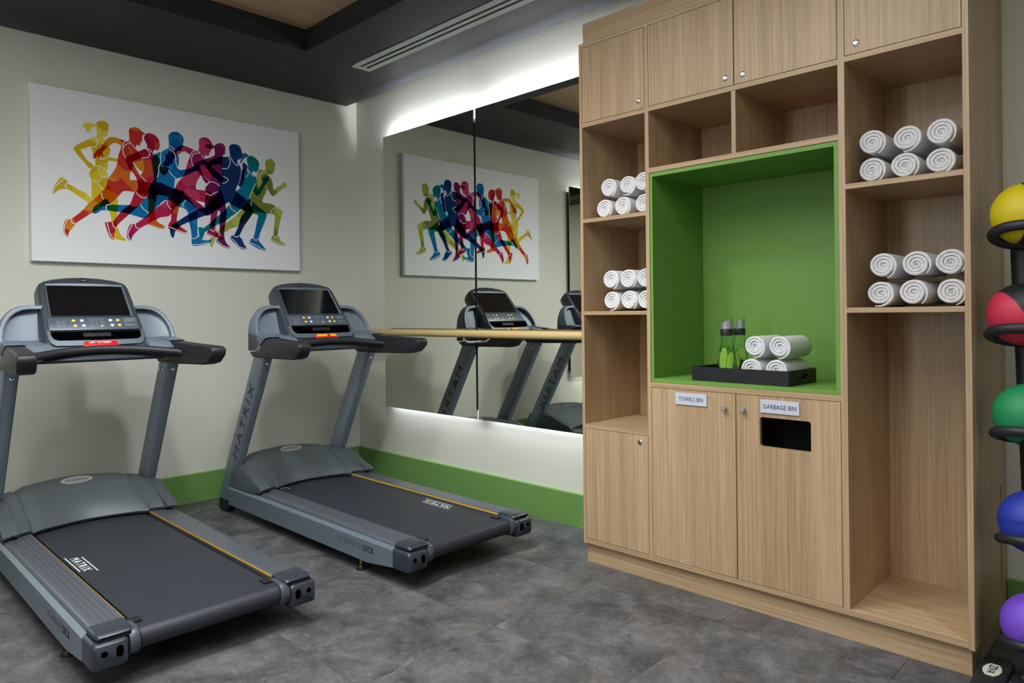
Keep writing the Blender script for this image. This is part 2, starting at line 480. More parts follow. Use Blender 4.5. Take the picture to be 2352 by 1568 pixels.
RUNNERS = {
    'yellow': ['352,887 323,892 297,888 281,873 277,850 289,863 288,838 295,850 302,818 311,842 319,812 323,844 333,863 349,873 356,852 359,839 358,822 348,807 322,793 300,776 267,754 238,731 226,714 232,700 254,669 281,640 298,617 313,601 324,602 330,606 340,617 326,634 306,645 293,661 281,682 265,709 294,725 324,741 329,720 336,702 346,678 348,650 346,621 330,603 315,577 313,554 323,530 323,417 296,440 269,449 230,470 194,490 192,502 175,518 158,522 144,505 122,469 110,440 111,421 118,419 134,433 151,446 186,455 220,439 254,415 283,396 308,380 341,385 374,383 404,369 427,337 437,292 440,269 447,235 452,206 452,169 480,156 518,153 522,162 497,184 481,214 472,243 470,266 472,324 477,382 476,411 471,431 444,471 424,509 418,531 423,557 414,593 420,632 424,665 449,665 478,667 478,686 454,685 428,689 424,695 434,723 435,743 426,756 414,783 398,806 392,818 409,816 414,823 422,838 426,845 424,862 427,882 425,899 412,913 387,916 364,906'],
    'orange': ['547,867 548,885 559,902 578,909 600,909 619,898 627,889 644,881 649,878 635,868 628,843 631,823 619,818 615,793 610,791 597,795 588,780 598,758 620,717 631,698 636,669 634,639 630,622 611,630 594,646 581,664 570,680 566,653 560,623 551,596 550,563 555,557 591,560 632,559 676,556 699,537 718,509 718,476 706,406 700,375 710,316 727,288 753,278 766,264 765,250 747,246 724,248 690,261 651,267 648,272 662,291 668,319 663,345 661,401 659,449 623,474 584,480 525,481 501,469 473,431 436,394 404,375 328,319 310,306 277,280 233,243 230,233 223,223 203,196 194,173 192,159 186,155 176,164 166,185 166,213 172,243 180,261 192,267 209,270 238,294 278,336 303,373 328,395 374,448 387,464 413,505 419,548 424,555 453,599 472,639 478,677 486,722 500,769 461,786 434,766 395,722 390,716 392,699 395,682 387,684 381,697 369,670 364,666 364,686 344,666 334,670 341,686 327,683 339,694 359,725 377,739 409,793 424,813 440,820 471,821 527,810 550,823 551,821'],
    'crimson': ['641,857 652,878 674,886 702,882 725,865 737,843 736,825 741,814 734,792 724,777 701,779 699,759 721,744 740,714 743,685 745,672 777,676 797,662 782,633 765,614 745,628 735,638 722,600 713,569 739,563 750,561 793,542 837,529 872,526 891,513 886,477 874,445 862,410 850,359 845,319 846,304 866,278 893,259 915,245 912,232 887,230 845,243 804,250 787,259 793,293 805,307 808,355 809,404 811,441 801,470 721,478 662,474 642,444 608,399 581,367 545,331 499,283 471,251 458,233 460,222 453,192 454,155 446,153 428,170 416,198 399,257 406,265 440,272 445,271 482,325 509,359 544,392 561,426 577,477 593,486 602,520 595,548 588,580 564,612 548,627 527,677 526,691 544,715 601,750 645,778 656,782 659,804 646,828 639,845', '575,661 594,625 613,595 630,621 636,643 636,669 631,701 625,713 598,699 570,680'],
    'blue': ['795,877 798,896 814,916 838,925 864,923 888,905 898,879 893,854 891,844 895,834 884,816 876,799 857,796 846,779 858,762 864,742 860,701 854,679 868,666 903,674 958,700 977,724 1001,721 1010,695 998,679 970,670 903,629 846,603 836,600 833,569 829,541 837,538 875,518 919,480 979,415 986,391 985,341 984,278 986,216 1014,194 1064,194 1064,197 1080,199 1078,185 1051,167 1033,160 1029,159 983,148 952,147 942,169 943,204 941,244 932,290 924,320 921,366 912,390 892,403 862,410 836,425 809,447 775,448 749,431 720,395 685,356 652,320 629,312 580,323 545,331 500,338 456,339 409,342 378,339 355,319 340,314 331,319 330,339 343,366 374,389 392,409 407,416 418,408 437,385 483,385 531,389 554,387 589,385 614,405 636,437 661,464 665,506 671,539 673,543 703,580 695,621 692,662 684,706 692,731 721,760 752,775 790,804 799,823'],
    'pink': ['1000,881 1003,900 1019,915 1037,920 1065,917 1082,903 1092,885 1087,862 1078,839 1085,824 1074,818 1071,803 1065,792 1052,794 1042,793 1039,771 1051,754 1070,731 1079,697 1088,660 1085,634 1077,611 1056,624 1038,639 1025,653 1008,644 981,594 975,556 984,544 1039,544 1039,545 1084,534 1125,497 1140,457 1133,415 1117,353 1109,279 1138,234 1166,207 1153,203 1115,210 1080,223 1052,231 1049,246 1062,272 1071,276 1075,333 1079,381 1067,437 1042,459 968,465 925,469 895,459 865,428 835,401 808,359 788,338 742,328 713,311 651,272 604,239 598,230 565,192 555,159 549,153 535,164 526,186 533,228 547,261 558,268 580,270 629,309 669,345 720,392 778,447 801,473 837,538 852,575 891,623 903,655 913,696 928,742 941,778 899,799 863,775 839,750 824,730 819,695 812,694 805,703 800,685 774,677 751,686 772,716 778,741 769,767 787,758 799,790 806,770 812,789 825,782 840,805 866,831 896,838 935,830 975,817 997,821 1001,847'],
    'purple': ['1110,860 1116,880 1145,897 1174,894 1188,872 1186,846 1185,824 1176,819 1166,802 1165,779 1166,734 1168,686 1175,665 1163,609 1145,587 1141,559 1160,549 1176,493 1188,440 1193,392 1184,327 1173,262 1176,211 1192,176 1219,154 1218,146 1198,144 1159,155 1118,184 1113,194 1121,204 1144,228 1143,259 1139,336 1146,394 1136,412 1098,408 1066,371 1031,379 985,406 955,431 910,467 875,503 872,518 881,528 893,524 911,504 956,472 998,448 1035,421 1034,424 1043,504 1049,529 1042,547 1043,566 1069,600 1085,631 1085,672 1070,714 1045,723 1020,724 1007,710 1016,683 1034,641 1053,624 1066,609 1056,599 1046,596 1028,618 1013,648 988,676 970,701 967,717 989,738 1039,765 1077,783 1107,802 1112,822 1110,844 1108,856 1087,843 1081,834 1059,848 1043,840 1047,856 1045,870 1053,874 1091,879 1110,869'],
    'navy': ['1216,870 1219,887 1236,903 1256,907 1282,905 1302,887 1309,862 1314,847 1313,827 1301,804 1285,801 1276,785 1278,766 1291,758 1302,734 1300,688 1289,641 1276,610 1266,592 1264,563 1315,533 1338,512 1362,487 1389,453 1394,430 1385,410 1360,368 1326,322 1302,275 1286,238 1305,216 1318,184 1338,156 1334,144 1311,143 1284,153 1258,177 1218,213 1219,226 1232,240 1245,243 1276,302 1289,352 1303,386 1327,417 1321,427 1300,438 1261,450 1221,469 1205,478 1179,458 1130,421 1066,371 1031,364 985,341 930,314 866,278 854,259 834,242 823,198 815,193 804,209 798,239 802,264 814,286 840,303 855,314 921,363 982,403 1010,415 1038,418 1048,441 1083,486 1115,518 1138,566 1135,577 1155,609 1126,633 1088,660 1057,697 1036,725 1039,735 1086,764 1134,793 1166,802 1217,809 1222,826', '1086,726 1114,698 1143,677 1165,665 1161,717 1153,745'],
    'navy2': ['1321,784 1341,772 1353,761 1351,744 1337,726 1330,692 1323,652 1313,621 1301,600 1281,610 1293,641 1305,695 1315,729 1313,761'],
    'teal': ['1347,806 1357,832 1383,841 1410,833 1434,812 1445,787 1439,766 1441,753 1427,731 1416,723 1399,731 1388,713 1395,700 1416,687 1423,664 1420,644 1429,605 1446,617 1464,649 1468,680 1461,699 1478,688 1491,718 1494,693 1511,714 1517,696 1519,680 1496,650 1474,611 1453,571 1424,550 1404,566 1392,583 1376,556 1362,522 1383,509 1430,470 1476,442 1500,417 1496,397 1478,351 1449,282 1433,228 1445,199 1486,155 1483,143 1458,145 1410,163 1362,190 1362,200 1376,227 1391,232 1408,296 1422,363 1431,394 1419,410 1392,414 1348,426 1300,438 1270,409 1227,379 1187,343 1110,301 1034,248 1033,247 1027,225 1014,196 992,207 987,247 984,275 1009,282 1027,278 1065,310 1075,318 1120,366 1149,388 1192,434 1218,468 1245,510 1265,561 1269,568 1296,596 1306,656 1305,721 1321,733 1348,737 1359,755 1352,780', '1361,840 1346,852 1329,854 1314,843 1312,820 1291,771 1298,772 1311,789 1332,817 1357,832'],
    'olive': ['1489,796 1494,817 1519,838 1544,838 1569,818 1572,798 1563,773 1566,750 1554,747 1548,724 1525,728 1521,710 1539,686 1549,653 1556,607 1588,634 1625,659 1640,682 1662,671 1667,658 1658,639 1639,634 1603,602 1562,567 1548,560 1530,573 1502,611 1491,576 1473,544 1466,513 1476,502 1529,501 1579,482 1623,456 1628,439 1607,379 1592,310 1586,259 1598,256 1605,229 1638,211 1647,198 1638,189 1605,190 1533,218 1533,235 1541,259 1550,263 1558,341 1564,406 1546,421 1496,423 1430,424 1388,410 1347,367 1272,308 1226,292 1177,259 1138,234 1109,209 1089,151 1079,147 1064,175 1074,216 1096,224 1128,262 1161,299 1203,338 1260,385 1304,432 1328,463 1359,519 1390,581 1420,644 1423,687 1430,718 1444,750 1479,745 1492,752'],
}
RUNNER_LINES = [
    '341,616 356,620 381,616 404,599 416,585',
    '366,668 395,671 415,680 426,690',
    '329,735 347,740 360,762 364,788 342,803',
    '325,529 354,520 375,534 388,553 422,564',
    '195,489 181,480 179,472 189,459',
    '174,514 146,486 122,455 113,435 111,423',
    '354,520 370,496 389,470',
    '504,778 520,801 534,809 550,809 566,788 593,760',
    '526,697 513,719 509,750 517,775 536,791 553,795 569,790',
    '209,270 210,255 218,243 233,242',
    '192,264 180,241 170,207 171,183 186,156',
    '381,452 383,429 392,412',
    '651,272 676,267 732,251 764,253',
    '645,778 665,766 673,746 667,727 653,718 625,712',
    '652,779 673,776 690,758 705,745',
    '613,594 632,574 649,557',
    '442,269 443,255 452,235 460,235',
    '587,479 598,463 617,449 642,445',
    '410,261 421,218 428,190 450,154',
    '793,266 845,249 884,236 914,237',
    '800,820 819,811 835,796',
    '718,594 729,631 730,668 741,696 742,745 752,776 770,794 793,801 819,787 839,763 843,708 853,676',
    '794,652 814,625 840,604',
    '611,401 630,374 664,347',
    '883,405 886,430 904,460',
    '943,199 965,197 980,212 983,219',
    '947,153 998,159 1063,174',
    '407,343 407,369 417,379 438,384',
    '958,703 948,732 950,767 965,791 990,800 1011,798 1036,767',
    '938,778 956,805 978,816 999,812 1017,790',
    '780,447 783,423 794,400 810,385',
    '581,270 579,255 590,242 604,239',
    '561,266 539,219 533,190 549,153',
    '1071,273 1084,261 1100,261 1113,279',
    '1049,240 1080,226 1128,207',
    '1066,603 1088,611 1119,603 1143,586',
    '1043,525 1077,513 1106,535 1130,544',
    '1116,195 1153,167 1185,152 1219,151',
    '1209,803 1220,787 1221,761 1208,730 1188,718 1162,716',
    '1222,810 1238,783 1271,751 1279,766',
    '1235,244 1258,229 1278,237 1286,236',
    '1218,222 1251,196 1284,159 1334,148',
    '1165,662 1187,654 1207,643 1184,615 1163,610',
    '1348,737 1359,712 1351,688 1334,679',
    '1353,738 1375,714 1393,690 1395,700',
    '1415,637 1394,604 1376,559 1361,521',
    '1215,462 1227,431 1267,408',
    '1379,505 1375,471',
    '1390,232 1407,216 1424,221 1433,230',
    '1365,197 1417,174 1458,153 1483,151',
    '984,275 990,241 991,213',
    '1452,641 1442,673 1447,707 1468,727 1497,731 1518,707',
    '1490,636 1506,611',
    '1528,423 1532,444 1558,470 1576,482',
    '1550,260 1566,245 1584,252',
    '1533,225 1583,208 1612,196 1645,195',
]

# ================================================================== the setting
XL, XR, YB, ZC, ZT = -5.6, 0.12, -6.9, 3.042, 3.19
fl = struct('floor', box(XL, XR, YB, 0.0, -0.06, -0.004), 'joint')
tile_me = None
for i in range(10):
    for j in range(11):
        x1 = 0.015-0.66*i; x0 = x1-0.66; y1 = 0.345-0.663*j; y0 = y1-0.663
        if i == 0: x1 = XR
        if j == 0: y1 = 0.0
        if x0 > -4.9 and y0 > -6.6 and not (i == 0 or j == 0):
            if tile_me is None:
                t = obj('floor_tile', box(-0.3296, 0.3296, -0.3311, 0.3311, -0.004, 0.0), 'floor', fl)
                tile_me = t.data; t.location = ((x0+x1)/2, (y0+y1)/2, 0)
            else:
                t = bpy.data.objects.new('floor_tile', tile_me); COL.objects.link(t); t.parent = fl
                t.location = ((x0+x1)/2, (y0+y1)/2, 0)
        else:
            if x1 < XL or y1 < YB: continue
            xa, xb, ya, yb = max(XL, x0), x1, max(YB, y0), y1
            cx, cy = (xa+xb)/2, (ya+yb)/2
            t = obj('floor_tile', box(-(xb-xa)/2+.0009, (xb-xa)/2-.0009, -(yb-ya)/2+.0009, (yb-ya)/2-.0009, -0.004, 0.0), 'floor', fl)
            t.location = (cx, cy, 0)

struct('wall_back', box(XL, XR+.1, 0.0, 0.12, 0, 3.3), 'wall')
bm = box(0.0, 0.24, -2.768, 0.0, 0, 3.3)                    # beside the mirrors
add_box(bm, 0.0, 0.24, YB, -2.768, 2.74, 3.3)               # bulkhead above the cabinet niche
add_box(bm, 0.12, 0.24, YB, -2.768, 0, 2.74)                # recessed part behind the cabinet
struct('wall_right', bm, 'wall')
struct('wall_left', box(XL-.12, XL, YB, 0.12, 0, 3.3), 'wall')
struct('wall_front', box(XL, 0.24, YB-.12, YB, 0, 3.3), 'wall')

# dark suspended ceiling with an oak-lined opening; a shadow gap runs along the mirror wall
ce = struct('ceiling', box(XL, XR, YB, 0.0, 3.27, 3.30), 'cove')
bm = bmesh.new()
OX0, OX1, OY0, OY1 = -4.9, -0.962, -6.2, -0.885
add_box(bm, XL, -0.10, OY1, -0.0, ZC, ZT)
add_box(bm, OX1, -0.10, YB, OY1, ZC, ZT)
add_box(bm, XL, OX0, YB, OY1, ZC, ZT)
add_box(bm, OX0, OX1, YB, OY0, ZC, ZT)
obj('dark_bulkhead', bm, 'ceil', ce)
obj('oak_panel', box(OX0, OX1, OY0, OY1, ZT-.005, ZT+.02), 'wood_c', ce)

# green skirting
def skirting(name, poly_axis, a0, a1, sgn, base):
    # section: 0.2 high, 22 mm proud, bevelled top edge
    if poly_axis == 'x': p = [(base, 0), (base+sgn*.022, 0), (base+sgn*.022, .197), (base+sgn*.0205, .200), (base, .2005)]
    else: p = [(base, 0), (base+sgn*.022, 0), (base+sgn*.022, .197), (base+sgn*.0205, .200), (base, .2005)]
    return struct(name, prism(p, poly_axis, a0, a1), 'green')
skirting('baseboard_back', 'x', XL+.0, -0.0, -1, 0.0)
skirting('baseboard_right', 'y', -2.766, -0.022, -1, 0.0)
skirting('baseboard_alcove', 'y', YB, -4.515, -1, 0.12)

# ------------------------------------------------------------------ mirrors with back light
def mirror(a0, a1, label, leds, back=False):
    """panel from a0 to a1 along the right wall (or along the back wall)"""
    d = -.054
    def bx(d0, d1, p, q, z0, z1):
        return box(p, q, d0, d1, z0, z1) if back else box(d0, d1, p, q, z0, z1)
    mid = (a0+a1)/2
    t = thing('wall_mirror', (mid, 0, 1.64) if back else (0, mid, 1.64), label, 'mirror', 'back-lit wall mirrors')
    obj('mirror_glass', bx(d, d+.005, a0, a1, .576, 2.708), 'mirror', t)
    obj('backing_board', bx(d+.0052, d+.012, a0+.001, a1-.001, .577, 2.707), 'mirror_edge', t)
    for za, zb in ((.63, .655), (2.63, 2.655)): obj('mounting_rail', bx(d+.013, 0, a0+.02, a1-.02, za, zb), 'alu', t)
    obj('light_strip', bx(d+.017, d+.035, leds[0], leds[1], 2.656, 2.664), 'led', t)
    obj('light_strip', bx(d+.017, d+.035, leds[0], leds[1], .621, .629), 'led_low', t)
    return t
mirror(-1.512, -.452, 'tall frameless back-lit mirror panel nearest the room corner', (-1.47, -.50))
mirror(-2.62, -1.532, 'tall frameless back-lit mirror panel beside the wooden storage cabinet', (-2.58, -1.60))
mirror(-3.90, -2.835, 'back-lit mirror left of the canvas print, seen only as a reflection', (-3.86, -2.93), True)

# ballet barre on three wall brackets
t = thing('ballet_barre', (-.17, -1.45, 1.165), 'round pale pine ballet barre running across the wall mirrors', 'barre')
obj('rail', lathe([(.0, -1.175), (.022, -1.17), (.026, -1.165), (.026, 1.165), (.022, 1.17), (0, 1.175)], (-.17, -1.545, 1.168), 'y', 24), 'barre', t, auto=40)
for y in (-.41, -1.521, -2.66):
    bm = tube([(-.17, y, 1.150), (-.17, y, 1.125), (-.14, y, 1.108), (-.02 if abs(y+1.52) < .1 else 0, y, 1.108)], .009)
    if y > -.45 or y < -2.63: add_lathe(bm, [(.0, 0), (.035, 0), (.035, -.006), (0, -.006)], (0, y, 1.108), 'x')
    obj('bracket', bm, 'alu', t, auto=40)

# linear slot diffuser in the dark ceiling
t = thing('ceiling_vent', (-.525, -2.6, ZC), 'long white slot air diffuser set in the dark ceiling', 'vent')
bm = bmesh.new(); y0, y1, xa, xb = -4.4, -.852, -.602, -.447
z0, z1 = ZC-.006, ZC-.0005
for a, b in ((xa, xa+.040), (xa+.067, xa+.088), (xb-.040, xb)): add_box(bm, a, b, y0, y1, z0, z1)
for a, b in ((y0, y0+.045), (y1-.045, y1)): add_box(bm, xa, xb, a, b, z0+.0002, z1-.0002)
obj('frame', bm, 'white_paint', t)
for a, b in ((xa+.040, xa+.067), (xa+.088, xb-.040)):
    obj('slot', box(a, b, y0+.045, y1-.045, ZC-.0022, ZC-.0008), 'vent_slot_shade', t)  # flat dark sheet, the recess shade is in its colour

# ------------------------------------------------------------------ canvas print of runners
AX, AZ, AY = -2.331, 1.652, -.045
t = thing('canvas_print', (-1.446, 0, AZ), 'large white canvas print of a row of multicoloured overlapping runners', 'picture')
obj('canvas', box(AX, AX+1.771, AY, -.002, AZ, AZ+1.079, bev=.003), 'canvas', t)
INKS = dict(yellow=('#e8cc30', '#d9b825', '#eed85a'), orange=('#e07028', '#cf3a34', '#e0942c'), crimson=('#c22a40', '#a81c40', '#d65034'),
            blue=('#1d78b8', '#1862a4', '#1f8cc0'), pink=('#c42a58', '#cc4468', '#a82468'), purple=('#7a2260', '#9a2850', '#5c2478'),
            navy=('#1c3a6c', '#1c4478', '#24305e'), navy2=('#302c68', '#2a3670', '#3a2864'), teal=('#128098', '#1a72ae', '#107a78'),
            olive=('#a8b448', '#808c42', '#c0c862'))
def nums(s): return [tuple(int(v)/1000 for v in q.split(',')) for q in s.split()]
for i, (k, loops) in enumerate(RUNNERS.items()):
    L = [smooth_loop(nums(s), 2) for s in loops]
    y = AY-.0004-.0003*i
    extra = []
    if k == 'teal': extra = [L.pop()]
    bm = bmesh.new()
    for lp in [L]+[[e] for e in extra]:
        flat = [p for l in lp for p in l]
        vs = [bm.verts.new((AX+p[0], y, AZ+p[1])) for p in flat]
        for tri in tessellate_polygon([[Vector((p[0], p[1], 0)) for p in l] for l in lp]):
            try: bm.faces.new([vs[q] for q in tri])
            except ValueError: pass
    nm = 'navy' if k == 'navy2' else k
    obj('printed_runner', bm, ink('ink_'+k, *INKS[k]), t, label='runner printed in '+nm+(' facets' if k != 'navy2' else ' facets, the raised fist'))
for s in RUNNER_LINES:
    V, F = strip2d(smooth_line(nums(s), 4), .0055)
    bm = bmesh.new()
    vs = [bm.verts.new((AX+p[0], AY-.0045, AZ+p[1])) for p in V]
    for f in F: bm.faces.new([vs[q] for q in f])
    obj('white_outline', bm, 'white_ink', t)

# ================================================================== treadmills
TX, TY = -.922, -.30
def treadmill():
    R = thing('treadmill', (TX, TY, 0), 'grey treadmill nearer the mirrors, parked in the room corner', 'treadmill', 'treadmills under the canvas print')
    X = lambda u: TX+u
    def mir(fn, name, mat, both=(-1, 1), parent=R, **k):
        out = []
        for s in both:
            out.append(obj(name, fn(s), mat, parent, **k))
        return out
    # --- base
    prof = [(-.50, .066), (-2.10, .066), (-2.313, .092), (-2.313, .172), (-.50, .172)]
    def side(s):
        bm = prism(prof, 'x', X(s*.406), X(s*.423))
        # chamfered bright top lip
        add_prism(bm, [(X(s*.423), .172), (X(s*.409), .188), (X(s*.4045), .188), (X(s*.4045), .164), (X(s*.411), .164)], 'y', -.50, -2.313)
        return bm
    sp = mir(side, 'side_panel', 'tm_side')
    for s, p in zip((-1, 1), sp):
        rt = (0, -s*-1, 0) if s > 0 else (0, -1, 0)
        rt = (0, -1, 0) if s < 0 else (0, 1, 0)
        yy = -1.815 if s < 0 else -2.15
        bm = text_bm('ULTIMATE', .05, (X(s*.4232), -1.935 if s < 0 else -2.03, .133), rt, (0, 0, 1), .0003, fit=(.225, .030))
        obj('model_lettering', bm, 'print_mid', p)
        bm = text_bm('DECK', .05, (X(s*.4232), -2.108 if s < 0 else -1.86, .133), rt, (0, 0, 1), .0003, fit=(.095, .030), bold=.0006)
        obj('model_lettering', bm, 'print_black', p)
    def rail(s):
        top = [(.2855, .172), (.2855, .201), (.2895, .2065)]
        for g in (.309, .330, .351, .372): top += [(g-.0012, .2065), (g-.0006, .2048), (g+.0006, .2048), (g+.0012, .2065)]
        top += [(.388, .2065), (.398, .202), (.4035, .192), (.4035, .165)]
        return prism([(X(s*u), z) for u, z in top], 'y', -.78, -2.314)
    mir(rail, 'foot_rail', 'tm_rail', auto=25)
    mir(lambda s: box(X(s*.2842), X(s*.2854), -.80, -2.309, .1945, .2025), 'yellow_strip', 'yellow_line')
    obj('deck', box(X(-.284), X(.284), -.55, -2.35, .118, .180), 'black', R)
    # belt loop round the rear roller
    pr = []
    for k in range(13):
        a = PI/2+PI*k/12; pr.append((-2.388+.0385*math.cos(a), .1495+.0385*math.sin(a)))
    loop = [(-.62, .1885)]+pr+[(-.62, .1105)]
    bm = bmesh.new()
    A = [bm.verts.new((X(-.264), y, z)) for y, z in loop]; B = [bm.verts.new((X(.264), y, z)) for y, z in loop]
    for i in range(len(loop)-1): bm.faces.new((A[i], A[i+1], B[i+1], B[i]))
    bm.faces.new(A[::-1]); bm.faces.new(B)
    belt = obj('running_belt', bm, 'belt', R, auto=30)
    def belt_logo(u, y, sgn):
        rt, up = (0, -sgn, 0), (sgn, 0, 0)
        bm = text_bm('MATRIX', .05, (X(u), y, .1886), rt, up, .0002, spacing=1.3, fit=(.225, .036), bold=.0006)
        for w in (-.030, .030):
            dy = .02 if w > 0 else -.02
            add_box(bm, X(u+w)-.0022, X(u+w)+.0022, y-.125-dy*sgn, y+.125-dy*sgn, .1887, .1891)
        return obj('belt_lettering', bm, 'print_white', belt)
    # rear end caps
    def cap_low(s):
        a, b = sorted((X(s*.304), X(s*.4235)))
        rings = []
        for y, z0, z1, i in ((-2.314, .086, .1845, 0), (-2.410, .086, .1845, 0), (-2.430, .091, .181, .006), (-2.439, .098, .175, .014)):
            cr = rrect(a+i*.6, b-i*.6, z0+(.0 if y > -2.41 else 0), z1, .014)
            rings.append([(p[0], y, p[1]) for p in cr])
        return loft(rings)
    caps = mir(cap_low, 'end_cap', 'tm_cap', auto=50)
    def cap_top(s):
        a, b = sorted((X(s*.288), X(s*.410)))
        rings = []
        for y, z1, i in ((-2.314, .2095, 0), (-2.395, .2095, 0), (-2.415, .206, .008), (-2.425, .199, .016)):
            rings.append([(p[0], y, p[1]) for p in rrect(a+i*.5, b-i*.5, .1860, z1, .010)])
        return loft(rings)
    mir(cap_top, 'end_cap_lid', 'tm_cap', auto=50)
    for s, c in zip((-1, 1), caps):
        bm = lathe([(0, .0), (.0105, .0), (.0105, -.006), (0, -.006)], (X(s*.387), -2.4345, .146), 'y', 16)
        obj('bolt_hole_shade', bm, 'hole', c)  # black disc on the surface painted as a hole's shade
        bm = prism([(X(s*.338)+p[0], .143+p[1]) for p in rrect(-.0115, .0115, -.020, .020, .0114)], 'y', -2.4345, -2.4405)
        obj('slot_hole_shade', bm, 'hole', c)  # black plate painted as the shade of an uncut slot
    def brk(s):
        pts = [(-2.33, .198)]
        for k in range(11):
            a = PI/2+PI*k/10; pts.append((-2.391+.048*math.cos(a), .150+.048*math.sin(a)))
        pts.append((-2.33, .102))
        return prism(pts, 'x', X(s*.2690), X(s*.3035), bev=.003)
    mir(brk, 'roller_bracket', 'tm_bracket', auto=40)
    mir(lambda s: box(X(s*.236), X(s*.2855), -2.352, -2.300, .1895, .1945, bev=.001), 'belt_guide', 'black')
    # feet
    def foot(s):
        bm = lathe([(0, 0), (.026, 0), (.026, .012), (.018, .024), (0, .024)], (X(s*.390), -1.995, 0))
        return bm
    ft = mir(foot, 'levelling_foot', 'black', auto=40)
    for s, f in zip((-1, 1), ft):
        obj('foot_bolt', lathe([(0, .024), (.008, .024), (.008, .07), (0, .07)], (X(s*.390), -1.995, 0), n=10), 'brass', f)
    obj('under_frame', box(X(-.395), X(.395), -.52, -2.30, .088, .108), 'black', R)
    # --- motor hood
    Pc = [(-.325, .155), (-.335, .27), (-.365, .345), (-.42, .378), (-.50, .386), (-.57, .362), (-.64, .331), (-.70, .297), (-.745, .257), (-.775, .222), (-.785, .205), (-.775, .192)]
    Po = [(-.325, .155), (-.335, .24), (-.365, .300), (-.43, .328), (-.53, .338), (-.64, .336), (-.72, .317), (-.79, .292), (-.86, .266), (-.915, .236), (-.942, .216), (-.935, .203)]
    Pe = [(-.500, .155), (-.505, .200), (-.528, .262), (-.558, .310), (-.600, .333), (-.645, .336), (-.72, .317), (-.79, .292), (-.86, .266), (-.915, .236), (-.942, .216), (-.935, .203)]
    us = [-.416, -.413, -.40, -.375, -.352, -.346, -.325, -.305, -.292, -.284, -.276, -.262, -.254, -.241, -.22, -.19, -.15, -.10, -.05, 0]
    us = us+[-u for u in us[-2::-1]]
    rings = []
    for u in us:
        w = min(1, abs(u)/.41)**1.6; dz = 0
        if .268 < abs(u) < .291: dz = -.007
        if abs(u) < .242: dz = .007
        if abs(u) > .405: dz = -.006 if abs(u) < .415 else -.014
        ring = []
        for i, (c, o) in enumerate(zip(Pc, Po)):
            y, z = c[0]*(1-w)+o[0]*w, c[1]*(1-w)+o[1]*w
            if abs(u) > .35: y, z = Pe[i][0]*1.0, Pe[i][1]+(.006 if i > 3 and abs(u) < .38 else 0)
            if i >= 3: z += dz*(1 if i < 9 else .4)
            if i >= 9 and abs(u) > .283: z += .012
            ring.append((X(u), y, z))
        ring += [(X(u), -.70, .17), (X(u), -.36 if abs(u) < .35 else -.51, .15)]
        rings.append(ring)
    hood = obj('motor_hood', loft(rings), 'tm_hood', R, auto=27)
    obj('hood_skirt', prism([(-.52, .165), (-.765, .165), (-.755, .205), (-.52, .21)], 'x', X(-.405), X(.405)), 'black', R)
    # oval badge
    nrm = Vector((0, -.40, .92)).normalized(); rt = Vector((1, 0, 0)); up = nrm.cross(rt)
    cen = Vector((TX, -.545, .376))
    def oval(a, b, h0, h1):
        bm = bmesh.new()
        rr = [[cen+rt*a*math.cos(2*PI*k/36)+up*b*math.sin(2*PI*k/36)+nrm*h for k in range(36)] for h in (h0, h1)]
        return add_loft(bm, rr)
    bd = obj('badge_ring', oval(.079, .034, -.012, .006), 'chrome', hood, auto=40)
    obj('badge_plate', oval(.071, .027, .004, .0072), 'alu', hood)
    obj('badge_lettering', text_bm('MATRIX', .03, cen+nrm*.0073, rt, up, .0002, fit=(.105, .017)), 'print_dark', hood)
    # --- uprights
    def upright(s):
        rings = []
        for z, ya, yb, ui, uo in ((.085, -.322, -.475, .352, .414), (.30, -.425, -.572, .352, .412), (1.075, -.862, -1.005, .345, .410)):
            a, b = sorted((X(s*ui), X(s*uo)))
            rings.append([(p[0], p[1], z) for p in rrect(a, b, yb, ya, .014)])
        return loft(rings)
    ups = mir(upright, 'upright', 'tm_side', auto=50)
    d = Vector((0, -.535, .99)).normalized()
    for s, p in zip((-1, 1), ups):
        c = Vector((X(s*.4128), -.705, .63))
        rt = d if s < 0 else -d
        upv = Vector((0, .99, .535)).normalized()
        bm = text_bm('MATRIX', .1, c, rt, upv, .0003, spacing=1.25, fit=(.56, .064))
        obj('brand_lettering', bm, 'print_dark', p)
        cc = c+rt*(-.124)-upv*.012
        obj('brand_dot', lathe([(0, -.0008), (.008, -.0008), (.008, .0008), (0, .0008)], cc, 'x', 12), 'print_red', p)
        yb = -1.005+.028
        for (u, y, z, ax) in ((.378, -.998, 1.005, 'y'),):
            obj('bolt', lathe([(0, .003), (.010, .002), (.009, -.004), (.005, -.007), (0, -.0075)], (X(s*u), y+.031, z), 'y', 14), 'chrome', p, auto=40)
        for y in (-.868, -.925):
            q = -s
            obj('bolt', lathe([(0, -q*.003), (.010, -q*.002), (.009, q*.004), (.005, q*.007), (0, q*.0075)], (X(s*.3455), y, 1.005), 'x', 14), 'chrome', p, auto=40)
    def wheel(s):
        a, b = sorted((X(s*.350), X(s*.412)))
        rings = [[(p[0], p[1], z) for p in rrect(a+i, b-i, -.465+i+j, -.318-i, .016)] for z, i, j in ((0, .008, .03), (.012, .0, .02), (.075, .0, 0), (.095, .002, 0))]
        return loft(rings)
    mir(wheel, 'front_foot', 'rubber', auto=50)
